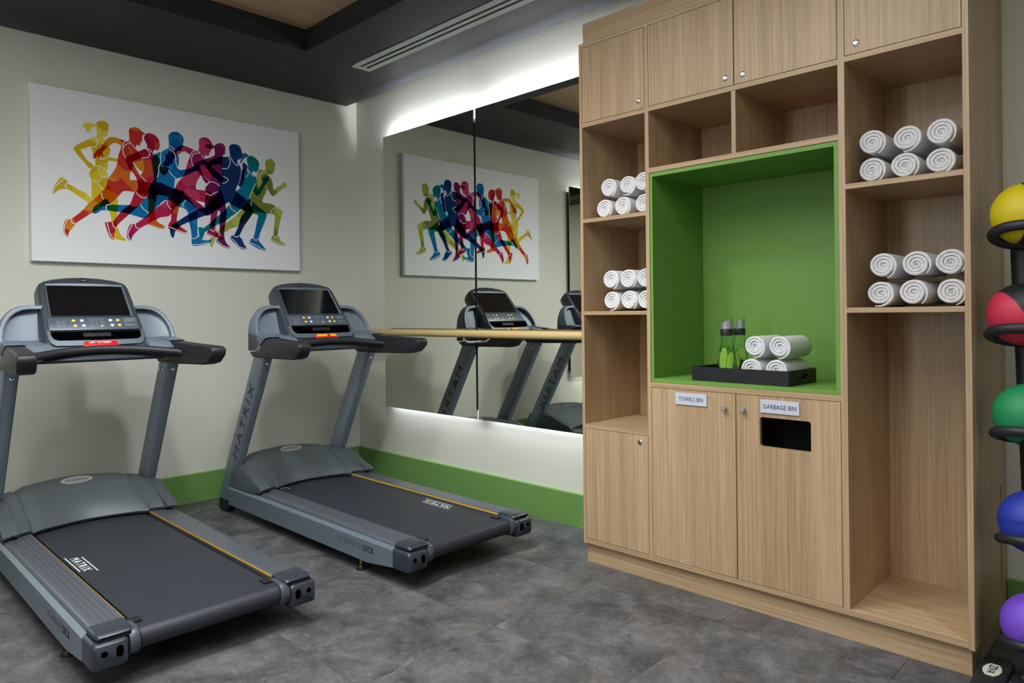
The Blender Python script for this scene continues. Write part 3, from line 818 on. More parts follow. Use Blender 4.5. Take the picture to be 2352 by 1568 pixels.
    # --- console arms
    def arm(s):
        pf = [(-.802, 1.078), (-.852, 1.046), (-1.05, 1.044), (-1.40, 1.050), (-1.455, 1.062), (-1.495, 1.096), (-1.508, 1.122), (-1.500, 1.140), (-1.478, 1.148), (-1.25, 1.158), (-1.062, 1.168), (-1.02, 1.157), (-.95, 1.114), (-.885, 1.080)]
        bm = bmesh.new()
        add_prism(bm, pf, 'x', X(s*.338), X(s*.416), bev=.019, seg=3)
        for v in bm.verts:      # the hand rests flare outwards to the rear
            k = max(0, (-1.06-v.co.y)/.44)
            v.co.x += s*.040*k**1.3
        return bm
    mir(arm, 'hand_rest', 'rubber', auto=50)
    def wing_base(s):
        bm = prism([(-.800, 1.084), (-.882, 1.086), (-.95, 1.120), (-1.02, 1.163), (-1.062, 1.174), (-.92, 1.188), (-.80, 1.20)], 'x', X(s*.333), X(s*.4175), bev=.004)
        add_prism(bm, [(-.80, 1.09), (-1.06, 1.095), (-1.092, 1.138), (-1.045, 1.168), (-.92, 1.184), (-.80, 1.20)], 'x', X(s*.225), X(s*.345), bev=.005)
        return bm
    mir(wing_base, 'bottle_shelf', 'tm_grey', auto=40)
    outl = [(.205, 1.09), (.4175, 1.085), (.4175, 1.20), (.411, 1.25), (.396, 1.29), (.374, 1.325), (.348, 1.350), (.316, 1.364), (.28, 1.369), (.205, 1.371)]
    inner = [(.215, 1.18), (.398, 1.185), (.397, 1.215), (.391, 1.25), (.378, 1.282), (.358, 1.311), (.335, 1.331), (.308, 1.344), (.275, 1.349), (.215, 1.350)]
    yr = lambda z: -.92+(z-1.18)*.45
    def wing(s):
        bm = bmesh.new()
        F = [bm.verts.new((X(s*u), -.795+.03*max(0, z-1.3), z)) for u, z in outl]
        Bk = [bm.verts.new((X(s*u), yr(z), z)) for u, z in outl]
        I = [bm.verts.new((X(s*u), yr(z)+.003, z)) for u, z in inner]
        D = [bm.verts.new((X(s*(u*.97+.008)), yr(z)+.035+.02*math.sin(PI*min(1, max(0, (u-.2)/.2))), z)) for u, z in inner]
        n = len(outl)
        bm.faces.new(F)
        for i in range(n):
            j = (i+1) % n
            bm.faces.new((F[i], F[j], Bk[j], Bk[i])); bm.faces.new((Bk[i], Bk[j], I[j], I[i])); bm.faces.new((I[i], I[j], D[j], D[i]))
        bm.faces.new(D[::-1])
        bmesh.ops.recalc_face_normals(bm, faces=bm.faces)
        es = [e for e in bm.edges if len(e.link_faces) == 2 and e.calc_face_angle(0) > .5]
        bmesh.ops.bevel(bm, geom=es, offset=.004, segments=2, affect='EDGES', profile=.5, clamp_overlap=True)
        return bm
    mir(wing, 'side_wing', 'tm_grey', auto=35)
    # --- console housing (front plane leans away from the runner)
    K = .82
    nn = Vector((0, -1, K)).normalized()
    def F3(u, z, d=0.0): return Vector((X(u), -.712-(1.513-z)*K, z))+nn*d
    half = [(.0, 1.5275), (.08, 1.523), (.15, 1.512), (.188, 1.501), (.205, 1.490), (.2135, 1.470), (.219, 1.40), (.226, 1.31), (.233, 1.20), (.232, 1.165), (.222, 1.145), (.20, 1.135), (.10, 1.133)]
    ring = half+[(0, 1.133)]+[(-u, z) for u, z in half[:0:-1]]
    cz = 1.32
    def rg(su, sz, d, du=0): return [F3(u*su, cz+(z-cz)*sz, d) for u, z in ring]
    bm = bmesh.new()
    rings = [rg(.80, .80, -.125), rg(.99, .97, -.105), rg(1.055, .985, -.075), rg(1.06, 1.0, -.04), rg(1.03, 1.0, -.010), rg(1.0, .985, .001), rg(.97, .96, .003)]
    # flatten the lower back so that the housing does not reach past the uprights
    add_loft(bm, rings)
    hs = obj('console_housing', bm, 'tm_dark', R, auto=60)
    def slab(poly, d0, d1, bev=0.0):
        b2 = bmesh.new()
        A = [b2.verts.new(F3(u, z, d0)) for u, z in poly]; B = [b2.verts.new(F3(u, z, d1)) for u, z in poly]
        n = len(poly)
        for i in range(n): b2.faces.new((A[i], A[(i+1) % n], B[(i+1) % n], B[i]))
        b2.faces.new(A); b2.faces.new(B[::-1])
        if bev:
            bmesh.ops.recalc_face_normals(b2, faces=b2.faces)
            bmesh.ops.bevel(b2, geom=[e for e in b2.edges if e.calc_face_angle(0) > .5], offset=bev, segments=2, affect='EDGES', profile=.5)
        return b2
    # bezel ring: outer edge proud, inner edge falls back to the glass
    def ringmesh(o, i, do, di, d0):
        b2 = bmesh.new()
        O0 = [b2.verts.new(F3(u, z, d0)) for u, z in o]; O1 = [b2.verts.new(F3(u, z, do)) for u, z in o]; I1 = [b2.verts.new(F3(u, z, di)) for u, z in i]
        n = len(o)
        for k in range(n):
            j = (k+1) % n
            b2.faces.new((O0[k], O0[j], O1[j], O1[k])); b2.faces.new((O1[k], O1[j], I1[j], I1[k]))
        return b2
    oo = [(-.199, 1.303), (.199, 1.303), (.195, 1.40), (.187, 1.480), (.10, 1.484), (0, 1.485), (-.10, 1.484), (-.187, 1.480), (-.195, 1.40)]
    mm = [(-.189, 1.310), (.189, 1.310), (.186, 1.40), (.181, 1.473), (.10, 1.4745), (0, 1.475), (-.10, 1.4745), (-.181, 1.473), (-.186, 1.40)]
    obj('screen_bezel', ringmesh(oo, mm, .010, .0045, .0), 'tm_frame', hs, auto=30)
    obj('screen', slab([(-.190, 1.309), (.190, 1.309), (.182, 1.4745), (-.182, 1.4745)], .0032, .0048), 'screen', hs)
    obj('top_notch', slab([(-.017, 1.4985), (.017, 1.4985), (.017, 1.514), (-.017, 1.514)], .002, .008, .001), 'black', hs)
    obj('top_emblem', text_bm('MATRIX', .01, F3(0, 1.504, .0082), (1, 0, 0), Vector((0, K, 1)), .0002, fit=(.022, .004)), 'print_white', hs)
    # keypad
    kp = obj('keypad_panel', slab([(-.214, 1.2315), (.214, 1.2315), (.213, 1.2975), (-.213, 1.2975)], .001, .014, .002), 'tm_panel', R, auto=30)
    d1 = .0143
    upP = Vector((0, K, 1)).normalized()
    def disc(u, z, r, mat, name='button', h=.0016):
        c = F3(u, z, d1-.0005); b2 = bmesh.new()
        rr = [[c+Vector((1, 0, 0))*r*q*math.cos(2*PI*k/16)+upP*r*q*math.sin(2*PI*k/16)+nn*hh for k in range(16)] for q, hh in ((1, 0), (1, h*.7), (.85, h))]
        add_loft(b2, rr); obj(name, b2, mat, kp, auto=50)
    for u, m_ in ((-.097, 'yellow_btn'), (-.058, 'white_btn'), (.078, 'white_btn'), (.114, 'yellow_btn')):
        for z in (1.2792, 1.2535): disc(u+.0035*(1 if z < 1.26 else 0), z, .0082, m_)
    disc(.0315, 1.2505, .0060, 'yellow_btn')
    marks = bmesh.new()
    def mstrip(pts, w=.0010):
        V, Fc = strip2d(pts, w)
        vs = [marks.verts.new(F3(p[0], p[1], d1+.0004)) for p in V]
        for f in Fc: marks.faces.new([vs[q] for q in f])
    def circ(u, z, r, w=.0009): mstrip([(u+r*math.cos(2*PI*k/18), z+r*.78*math.sin(2*PI*k/18)) for k in range(19)], w)
    for u in (-.167, -.144):
        for z in (1.271, 1.2535): circ(u, z, .0085); mstrip([(u-.003, z), (u+.003, z)], .0018)
    for u in (-.0125, .0095, .0315):
        for z in (1.284, 1.273, 1.262, 1.251):
            if not (u > .03 and z < 1.255): circ(u, z, .0062, .0007)
    for u in (-.0955, -.0565, .0795, .1155): mstrip([p for p in rrect(u-.0125, u+.0125, 1.2455, 1.2875, .0120)]+[(u+.0125, 1.2755)], .0007)
    mstrip(rrect(-.024, .044, 1.245, 1.2905, .008)+[(.044, 1.2825)], .0007)
    for z, a, b in ((1.2885, .142, .200), (1.285, .142, .204), (1.2815, .142, .203), (1.278, .142, .190), (1.2745, .142, .198), (1.271, .142, .205), (1.2605, .146, .168), (1.2565, .146, .204), (1.253, .146, .203), (1.2495, .146, .190)):
        mstrip([(a, z), (b, z)], .0011)
    mstrip([(-.202, 1.238), (-.115, 1.238)], .0012)
    obj('keypad_marks', marks, 'print_dim', kp, kind='stuff')
    # storage slot, key bracket, lip
    sl = [(-.212, 1.229), (.212, 1.229), (.211, 1.200), (.203, 1.185), (.185, 1.177), (0, 1.175), (-.185, 1.177), (-.203, 1.185), (-.211, 1.200)]
    obj('accessory_slot_shade', slab(sl, .0015, .0045), 'hole', hs)  # flat black sheet, the slot's inner shade put into its colour
    kb = obj('reader_bracket', slab([(-.066, 1.199), (.066, 1.199), (.066, 1.2185), (-.066, 1.2185)], .004, .010, .0015), 'black', hs)
    for u in (-.052, .052): obj('bracket_screw', lathe([(0, -.003), (.005, -.003), (.005, .003), (0, .003)], F3(u, 1.2085, .0095), 'y', 12), 'rubber', kb)
    obj('bracket_jack', lathe([(0, -.003), (.0065, -.003), (.0065, .003), (0, .003)], F3(0, 1.2085, .0095), 'y', 12), 'rubber', kb)
    lo = [(-.226, 1.229), (-.226, 1.19), (-.218, 1.168), (-.198, 1.154), (0, 1.151), (.198, 1.154), (.218, 1.168), (.226, 1.19), (.226, 1.229)]
    li = [(-.2125, 1.229), (-.2115, 1.200), (-.2035, 1.185), (-.1855, 1.1765), (0, 1.1745), (.1855, 1.1765), (.2035, 1.185), (.2115, 1.200), (.2125, 1.229)]
    b2 = bmesh.new()
    V = [[b2.verts.new(F3(u, z, d)) for u, z in l] for l, d in ((lo, .0), (lo, .014), (li, .018), (li, .002))]
    for a, b in zip(V, V[1:]):
        for k in range(len(lo)-1): b2.faces.new((a[k], a[k+1], b[k+1], b[k]))
    obj('slot_lip', b2, 'tm_frame', hs, auto=50)
    obj('lip_front', prism([(-1.0, 1.150), (-1.012, 1.128), (-1.0, 1.112), (-.93, 1.112), (-.95, 1.150)], 'x', X(-.225), X(.225), bev=.004), 'tm_dark', hs, auto=50)
    # under tray and cross bar
    obj('under_tray', prism([(-.82, 1.11), (-.86, 1.078), (-1.065, 1.076), (-1.078, 1.092), (-1.03, 1.125), (-.86, 1.135)], 'x', X(-.30), X(.30), bev=.008), 'tm_dark', R, auto=40)
    ctl = [(-.375, -1.165, 1.106), (-.30, -1.122, 1.118), (-.20, -1.080, 1.130), (-.10, -1.060, 1.137), (0, -1.053, 1.140), (.10, -1.060, 1.137), (.20, -1.080, 1.130), (.30, -1.122, 1.118), (.375, -1.165, 1.106)]
    bar = smooth_line(ctl, 3)
    bb = obj('cross_bar', tube([(X(p[0]), p[1], p[2]) for p in bar], .0200, 18), 'rubber', R, smooth=True)
    for s in (-1, 1):
        obj('bar_collar', tube([(X(s*.322), -1.133, 1.1146), (X(s*.350), -1.149, 1.110)], .0225, 18), 'black', bb, auto=40)
    # safety stop clip
    clip = obj('stop_clip', slab([(-.085, 1.139), (.085, 1.139), (.075, 1.166), (-.071, 1.166)], .016, .026, .002), 'red', R, auto=30)
    return R, F3, nn, upP, belt, belt_logo

T2, F3, nn, upP, belt2, belt_logo = treadmill()
def tri_prism(poly, d0, d1):
    b2 = bmesh.new()
    A = [b2.verts.new(F3(u, z, d0)) for u, z in poly]; B = [b2.verts.new(F3(u, z, d1)) for u, z in poly]
    n = len(poly)
    for i in range(n): b2.faces.new((A[i], A[(i+1) % n], B[(i+1) % n], B[i]))
    b2.faces.new(A); b2.faces.new(B[::-1])
    return b2
T1 = copy_tree(T2)
T1.location = (TX-1.296, TY+.05, 0)
T1['label'] = 'grey treadmill cut off by the left edge of the photo, nearer the camera'
clip2 = [c for c in T2.children if c.name.startswith('stop_clip')][0]
clip1 = [c for c in T1.children if c.name.startswith('stop_clip')][0]
obj('warning_label', tri_prism([(-.072, 1.1505), (.004, 1.1505), (.016, 1.1645), (-.064, 1.1645)], .0255, .0266), 'yellow_line', clip2)
obj('warning_label', tri_prism([(.030, 1.1505), (.080, 1.1505), (.071, 1.1645), (.030, 1.1645)], .0255, .0266), 'yellow_line', clip2)
bm = text_bm('LIFT TO RESET', .01, F3(0, 1.158, .0262), (1, 0, 0), upP, .0002, fit=(.105, .0095), bold=.0002)
bmesh.ops.translate(bm, verts=bm.verts, vec=(0, 0, 0))
o = obj('clip_lettering', bm, 'print_white', clip2)      # built on the first clip, then moved to the copy
o.parent = clip1

belt1 = [c for c in T1.children if c.name.startswith('running_belt')][0]
belt_logo(.218, -1.868, -1); belt_logo(-.218, -.735, 1)
belt_logo(-.222, -1.505, 1).parent = belt1

# ================================================================== storage cabinet
CF, CB = -.46, .045           # front plane and back panel plane
Y0, Y1 = -2.770, -4.511       # left and right ends
cab = thing('storage_cabinet', (-.2, -3.64, 0), 'tall light oak storage cabinet with open shelves, doors and a green niche', 'cabinet')
def cp(name, b, mat='wood_v', parent=cab, **k): return obj(name, b, mat, parent, **k)
cp('side_panel', box(CF, .10, -2.7705, -2.788, .100, 2.697))
# right side panel with a routed vertical finger groove
gr = [(p[0], p[1]) for p in rrect(-.012, .018, .17, .60, .0148)]
cp('side_panel', prism([(CF, .100), (.112, .100), (.112, 2.697), (CF, 2.697)], 'y', -4.502, -4.511, holes=[gr]))
cp('side_panel', box(CF+.001, .1115, -4.4915, -4.5019, .101, 2.696))
for a, b in ((-3.1725, -3.1930), (-4.0695, -4.0945)): cp('divider', box(CF, CB, a, b, .128, 2.6765))
cp('divider', box(CF, CB, -3.6205, -3.6400, 1.9905, 2.2655))
cp('bottom_board', box(CF, CB, -2.788, -4.4915, .105, .128), 'wood_h')
cp('top_board', box(CF, CB, -2.788, -4.4915, 2.6765, 2.697), 'wood_h')
cp('back_panel', box(CB, CB+.018, -2.788, -4.4915, .128, 2.6765))
cp('plinth', box(CF+.025, .08, -2.775, -4.497, 0, .100), 'wood_h')
cp('crown', box(CF+.012, .0, -2.790, -4.497, 2.697, 2.803), 'wood_h')
def shelf(a, b, z0, z1, name='shelf', back=CB): return cp(name, box(CF, back, a, b, z0, z1), 'wood_h')
LA, LB, RA, RB, MA, MB = -2.788, -3.1725, -4.0945, -4.4915, -3.193, -4.0695
for z0, z1 in ((2.2615, 2.2825), (1.7665, 1.7855), (1.2880, 1.3070), (.7030, .7215)): shelf(LA, LB, z0, z1)
for z0, z1 in ((2.2680, 2.2895), (1.7710, 1.7910), (1.2885, 1.3085)): shelf(RA, RB, z0, z1)
for z0, z1 in ((2.2640, 2.2855), (1.9680, 1.9905), (.9395, .9635)): shelf(MA, MB, z0, z1)
# small round shelf pins under the shelves
for (y, z) in ((-2.80, 2.2612), (-4.11, 2.2677), (-4.475, 2.2677), (-2.80, 1.7662), (-4.11, 1.7707), (-4.475, 1.7707)):
    for x in (CF+.05, -.02):
        cp('cam_cover', lathe([(0, .0012), (.007, .0012), (.007, -.0008), (0, -.0008)], (x, y-.016 if y > -4.4 else y, z), n=12), 'brass')
# green niche box
def gbox(name, *a): return cp(name, box(*a), 'greenbox')
nb = cp('green_niche', box(.020, .034, MA-.001, MB+.001, .9645, 1.9665), 'greenbox')
gx = CF+.004
obj('niche_panel', box(gx, .020, MA-.0012, MA-.0150, .9645, 1.9665), 'greenbox', nb)
obj('niche_panel', box(gx, .020, MB+.0012, MB+.0190, .9645, 1.9665), 'greenbox', nb)
obj('niche_panel', box(gx, .020, MA-.0151, MB+.0191, 1.9480, 1.9665), 'greenbox', nb)
obj('niche_panel', box(gx, .020, MA-.0151, MB+.0191, .9645, .9820), 'greenbox', nb)

def door(ya, yb, z0, z1, hole=None, label=None):
    g = .0022
    a, b = ya-g, yb+g
    if hole: bm = prism([(a, z0+g), (b, z0+g), (b, z1-g), (a, z1-g)], 'x', CF-.0005, CF+.018, holes=[hole])
    else: bm = box(CF-.0005, CF+.018, a, b, z0+g, z1-g, bev=.0008, seg=1)
    return cp('door', bm, label=label)
def lock(d, y, z):
    x = CF-.0005
    obj('lock', lathe([(0, .002), (.0125, .002), (.0125, -.002), (.0105, -.004), (.0078, -.0043), (.0072, -.003), (.0068, -.0055), (.0060, -.0078), (0, -.0080)], (x, y, z), 'x', 24), 'chrome', d, auto=40)
    obj('keyhole_shade', box(x-.0083, x-.0078, y-.0009, y+.0009, z-.0035, z+.0035), 'hole', d)  # black mark for the shade in the key slit, not cut
def knob(d, y, z):
    x = CF
    obj('knob', lathe([(0, 0), (.0085, -.0005), (.008, -.003), (.0055, -.006), (.005, -.013), (.0075, -.016), (.0125, -.0175), (.0130, -.021), (.0115, -.0235), (0, -.0240)], (x, y, z), 'x', 24), 'steel', d, auto=40)
d = door(LA, LB, 2.2825, 2.6765); lock(d, -3.137, 2.325)
d = door(MA, -3.6340, 2.2855, 2.6765); lock(d, -3.594, 2.326)
d = door(-3.6340, MB, 2.2855, 2.6765); lock(d, -3.676, 2.323)
d = door(RA, RB, 2.2895, 2.6765); lock(d, -4.139, 2.330)
d = door(LA, LB, .128, .7030); lock(d, -3.126, .667)
def sign(d, yc, zc, w, h, body, tw):
    x = CF-.0005
    obj('sign_plate', box(x-.006, x, yc-w/2, yc+w/2, zc-h/2, zc+h/2, bev=.0008, seg=1), 'sign', d)
    obj('sign_lettering', text_bm(body, .03, (x-.0061, yc, zc), (0, -1, 0), (0, 0, 1), .0002, fit=(tw, .0185)), 'print_black', d)
d = door(MA, -3.6270, .128, .9395, label='door of the towels bin')
knob(d, -3.576, .8745); sign(d, -3.409, .8975, .162, .055, 'TOWELS BIN', .124)
hole = [p for p in rrect(-3.951, -3.735, .7235, .848, .009, 3)]
d = door(-3.6270, MB, .128, .9395, hole=hole, label='door of the garbage bin with a square opening')
knob(d, -3.663, .8750); sign(d, -3.824, .8955, .166, .0555, 'GARBAGE BIN', .140)
# dark liner box behind the opening
bl = bmesh.new()
add_box(bl, CF+.20, CF+.21, -3.66, -4.05, .30, .93)
add_box(bl, CF+.02, CF+.20, -3.66, -3.665, .30, .93); add_box(bl, CF+.02, CF+.20, -4.045, -4.05, .30, .93)
cp('bin_liner', bl, 'liner_black')

# ------------------------------------------------------------------ rolled towels
def towel_mesh(seed, L=.30, ry=.055, rz=.053):
    rnd = random.Random(seed)
    bm = bmesh.new()
    turns, per = 4.3, 30
    n = int(turns*per)
    ph = rnd.uniform(-.5, .5)-PI*.55
    R0, th = .006, 1.0/turns
    xs = [(-.0, .80), (.003, .95), (.010, 1.0), (L*.35, 1.0), (L*.7, 1.0), (L-.008, .98), (L, .7)]
    # wobbly spiral sheet with thickness
    wob = [rnd.uniform(.93, 1.07) for _ in range(9)]
    outer, inner = [], []
    for i in range(n+1):
        t = i/n; a = ph+2*PI*turns*t-2*PI*turns
        k = (a % (2*PI))/(2*PI)*8; w = wob[int(k)]*(1-k % 1)+wob[int(k)+1 if int(k) < 8 else 0]*(k % 1)
        w = 1+(w-1)*(1-t**3)
        ro = (R0+(1-R0)*t)*w; ri = max(.01, ro-th*.975)
        if i > n-6: ri = max(ri, ro-th*.975*(1-(i-(n-6))/9))
        outer.append((ro*math.cos(a), ro*math.sin(a))); inner.append((ri*math.cos(a), ri*math.sin(a)))
    fz = [[rnd.uniform(-.0014, .0014) for _ in range(2*(n+1))] for _ in xs]
    rings = []
    for q, (x, s) in enumerate(xs):
        ring = []
        for i, (o, inn) in enumerate(zip(outer, inner)):
            mid = ((o[0]+inn[0])/2, (o[1]+inn[1])/2)
            oo = (mid[0]+(o[0]-mid[0])*s, mid[1]+(o[1]-mid[1])*s)
            depth = .012*(1-math.hypot(*mid))**2*(1 if q < 2 else 0)   # the core sits a little deeper
            ring.append((x+depth+fz[q][i]*(1 if q in (0, 1, 5, 6) else .3), oo[0]*ry+fz[q][i]*.5, oo[1]*rz+fz[q][i]*.5))
        for i in range(n, -1, -1):
            o, inn = outer[i], inner[i]
            mid = ((o[0]+inn[0])/2, (o[1]+inn[1])/2)
            ii = (mid[0]+(inn[0]-mid[0])*s, mid[1]+(inn[1]-mid[1])*s)
            depth = .012*(1-math.hypot(*mid))**2*(1 if q < 2 else 0)
            f = fz[q][n+1+i]
            ring.append((x+depth+f*(1 if q in (0, 1, 5, 6) else .3), ii[0]*ry, ii[1]*rz))
        rings.append(ring)
    R = [[bm.verts.new(p) for p in r] for r in rings]
    m = len(R[0])
    for a, b in zip(R, R[1:]):
        for i in range(m):
            j = (i+1) % m; bm.faces.new((a[i], a[j], b[j], b[i]))
    for r in (R[0], R[-1]):
        for i in range(n): bm.faces.new((r[i], r[i+1], r[m-2-i], r[m-1-i]))
    bmesh.ops.recalc_face_normals(bm, faces=bm.faces)
    me = bpy.data.meshes.new('rolled_towel'); bm.to_mesh(me); bm.free()
    me.materials.append(M['towel']); me.polygons.foreach_set('use_smooth', [True]*len(me.polygons))
    return me
TM = [towel_mesh(s) for s in (1, 2, 3, 4)]
TS = [towel_mesh(s, .215, .0535, .0515) for s in (11, 12)]
def towel(me, x, y, z, rz, rx, label, group, sc=1.0):
    o = bpy.data.objects.new('rolled_towel', me); COL.objects.link(o)
    o.location = (x, y, z); o.rotation_euler = (rx, 0, rz); o.scale = (1, sc, sc)
    return tag(o, label, 'towel', group)
pos = ('leftmost', 'middle', 'rightmost')
shelves = {
 'left column, upper shelf': ([(-2.897, 1.944), (-3.012, 1.944), (-3.113, 1.946)], [(-2.868, 1.8395), (-2.985, 1.8395), (-3.108, 1.8395)]),
 'left column, lower shelf': ([(-2.908, 1.4685), (-3.016, 1.4685), (-3.115, 1.4685)], [(-2.906, 1.3610), (-3.014, 1.3610), (-3.115, 1.3610)]),
 'right column, upper shelf': ([(-4.170, 1.953), (-4.290, 1.950), (-4.406, 1.950)], [(-4.169, 1.8450), (-4.285, 1.8450), (-4.402, 1.8450)]),
 'right column, lower shelf': ([(-4.203, 1.470), (-4.320, 1.470), (-4.430, 1.470)], [(-4.191, 1.3625), (-4.309, 1.3625), (-4.432, 1.3625)])}
rnd = random.Random(5); ti = 0
for where, rows in shelves.items():
    for row, rn in zip(rows, ('top', 'bottom')):
        for i, (y, z) in enumerate(row):
            x = -.388 if where.startswith('left') else -.385
            towel(TM[ti % 4], x+rnd.uniform(-.006, .006), y, z, rnd.uniform(-.02, .02), rnd.uniform(-.25, .25),
                  'rolled white towel, %s of %s row in %s' % (pos[i], rn, where), 'rolled towels, '+where)
            ti += 1

# ------------------------------------------------------------------ tray with carafes and towels
TRX, TRY = -.308, -3.632
tr = thing('serving_tray', (TRX, TRY, .982), 'black rectangular tray with handle slots in the green niche', 'tray')
tr.rotation_euler = (0, 0, -.045)
w, l, h, tk = .262, .462, .064, .009
obj_t = lambda name, b: obj(name, b, 'tray', tr)
def tl(b):
    bmesh.ops.translate(b, verts=b.verts, vec=(TRX, TRY, .982)); return b
obj_t('tray_base', tl(box(-w/2, w/2, -l/2, l/2, .0005, .009)))
obj_t('long_wall', tl(box(-w/2, -w/2+tk, -l/2, l/2, .009, h)))
obj_t('long_wall', tl(box(w/2-tk, w/2, -l/2, l/2, .009, h)))
hs_ = rrect(-.05, .05, .024, .046, .0108)
for y in (-l/2, l/2-tk):
    obj_t('end_wall', tl(prism([(-w/2+tk, .009), (w/2-tk, .009), (w/2-tk, h), (-w/2+tk, h)], 'y', y, y+tk, holes=[hs_])))
TZ = .9915
for me, y, z, lab in ((TS[0], -3.672, TZ+.0525, 'left of the two lower'), (TS[1], -3.784, TZ+.0525, 'right of the two lower'),
                      (TS[1], -3.690, TZ+.1530, 'left of the two upper'), (TS[0], -3.800, TZ+.1530, 'right of the two upper')):
    towel(me, -.408, y, z, -.03, .3 if z > 1.1 else 0, 'rolled white towel on the black tray, %s rolls' % lab, 'rolled towels on the tray')

def carafe(cx, cy, label):
    t = thing('water_carafe', (cx, cy, TZ), label, 'carafe', 'carafes of fruit water on the tray')
    ob = [(0, 0), (.040, 0), (.0455, .006), (.0465, .02), (.045, .05), (.041, .09), (.035, .125), (.029, .155), (.0265, .180), (.0262, .205), (.0275, .214)]
    inn = [(r-.0022, z) for r, z in ob[::-1] if r > .03 or z > .1]
    prof = ob+inn+[(.040, .008), (0, .008)]
    obj('glass_body', lathe(prof, (cx, cy, TZ), n=36), 'glass', t, smooth=True)
    wat = obj('water', lathe([(0, .0085), (.0395, .0085), (.0432, .02), (.042, .05), (.0382, .09), (.0322, .125), (.0285, .150), (0, .150)], (cx, cy, TZ), n=32), 'water', t, auto=40)
    obj('collar', lathe([(.022, .196), (.0268, .196), (.0278, .200), (.0278, .224), (.0262, .228), (.022, .228)], (cx, cy, TZ), n=28), 'rubber', t, auto=40)
    # slanted steel pourer, high lip to the right
    n = 28; rings = []
    for r, base, slope in ((.0255, .226, 0), (.0262, .240, .0), (.0285, .262, .55), (.0270, .262, .55), (.024, .236, 0)):
        rings.append([(cx+r*math.cos(2*PI*k/n), cy+r*math.sin(2*PI*k/n), TZ+base+slope*r*(-math.sin(2*PI*k/n)*.8+math.cos(2*PI*k/n)*.25)) for k in range(n)])
    sp = obj('pourer', loft(rings), 'steel', t, auto=50)
    obj('air_hole_shade', lathe([(0, -.0006), (.0022, -.0006), (.0022, .0006), (0, .0006)], (cx-.0272, cy, TZ+.250), 'x', 10), 'hole', sp)  # black disc painted as the shade of the vent opening
    return t
def slab_slice(t, name, c, ax, upv, a, b, th, skin, flesh):
    """long or round fruit slice: flesh face with a skin rim"""
    ax, upv = Vector(ax).normalized(), Vector(upv).normalized(); nv = ax.cross(upv).normalized(); c = Vector(c)
    def el(k, h, s=1.0): return [c+ax*a*s*math.cos(2*PI*i/24)+upv*b*s*math.sin(2*PI*i/24)+nv*h for i in range(24)]
    rim = obj(name, loft([el(0, -th/2), el(0, th/2)]), skin, t, auto=40)
    obj('flesh', loft([el(0, -th/2-.0004, .90), el(0, th/2+.0004, .90)]), flesh, rim, auto=40)
c1 = carafe(-.335, -3.522, 'glass carafe packed with cucumber slices, left of two on the tray')
c2 = carafe(-.228, -3.530, 'glass carafe with a lime slice, right one, behind the other')
def at(cx, cy, dx, dy, z): return (cx+dx, cy+dy, TZ+z)
vdir = Vector((-.86, -.5, 0)); sd = Vector((.5, -.86, 0))   # towards the camera / to the right in view
def slice_in(t, cx, cy, d, s, z, lean, a, b, skin='cuc_skin', flesh='cuc_flesh', name='cucumber_slice', yaw=0.0):
    c = Vector((cx, cy, TZ+z))+vdir*d+sd*s
    s2 = Matrix.Rotation(yaw, 3, 'Z') @ sd
    ax = (Vector((0, 0, 1))*math.cos(lean)+s2*math.sin(lean)); up = (s2*math.cos(lean)-Vector((0, 0, 1))*math.sin(lean))
    slab_slice(t, name, c, ax, up, a, b, .004, skin, flesh)
slice_in(c1, -.335, -3.522, .022, -.016, .090, .10, .060, .0185)
slice_in(c1, -.335, -3.522, .026, .012, .074, .10, .056, .0170)
slice_in(c1, -.335, -3.522, .008, -.002, .086, .62, .060, .0120)
slice_in(c1, -.335, -3.522, -.010, .018, .082, -.18, .060, .0150, yaw=.5)
slice_in(c1, -.335, -3.522, -.006, -.026, .070, -.12, .054, .0130, yaw=-.6)
slice_in(c1, -.335, -3.522, .028, .002, .020, 1.5, .022, .0085)
slice_in(c2, -.228, -3.530, .010, .014, .108, -.25, .030, .0200, 'cuc_flesh', 'lime', 'lime_slice', .3)
slice_in(c2, -.228, -3.530, .004, -.012, .075, .12, .055, .0150, 'cuc_leaf', 'cuc_flesh')
slice_in(c2, -.228, -3.530, -.008, .008, .050, -.1, .040, .0150, 'cuc_skin', 'cuc_leaf')

# ------------------------------------------------------------------ medicine ball tree
RX = -.40
ys = [(-4.665, 1.620), (-4.652, 1.278), (-4.664, .935), (-4.677, .572), (-4.681, .222)]
rk = thing('ball_rack', (-.24, -4.67, 0), 'black upright ball rack beside the storage cabinet', 'rack')
rings = []
for z, y in ((.06, -4.690), (1.64, -4.643)):
    rings.append([(p[0], p[1], z) for p in rrect(-.285, -.205, y-.055, y+.055, .03)])
obj('pole', loft(rings), 'rubber', rk, auto=50)
RB, RR, rt_ = .107, .099, .0175
for (y, z) in ys:
    zr = z-.073
    pts = [(RX+RR*math.cos(2*PI*k/36), y+RR*math.sin(2*PI*k/36), zr-.028*math.cos(2*PI*k/36)) for k in range(36)]   # front edge tipped up
    rg = obj('cradle_ring', tube(pts, rt_, 14, closed=True), 'rubber', rk, smooth=True)
    yp = -4.690+.05*(z-.06)/1.69
    obj('cradle_arm', tube([(RX+.09, y+.02, zr-.028), (-.27, yp, zr-.034)], .017, 12), 'rubber', rg, auto=50)
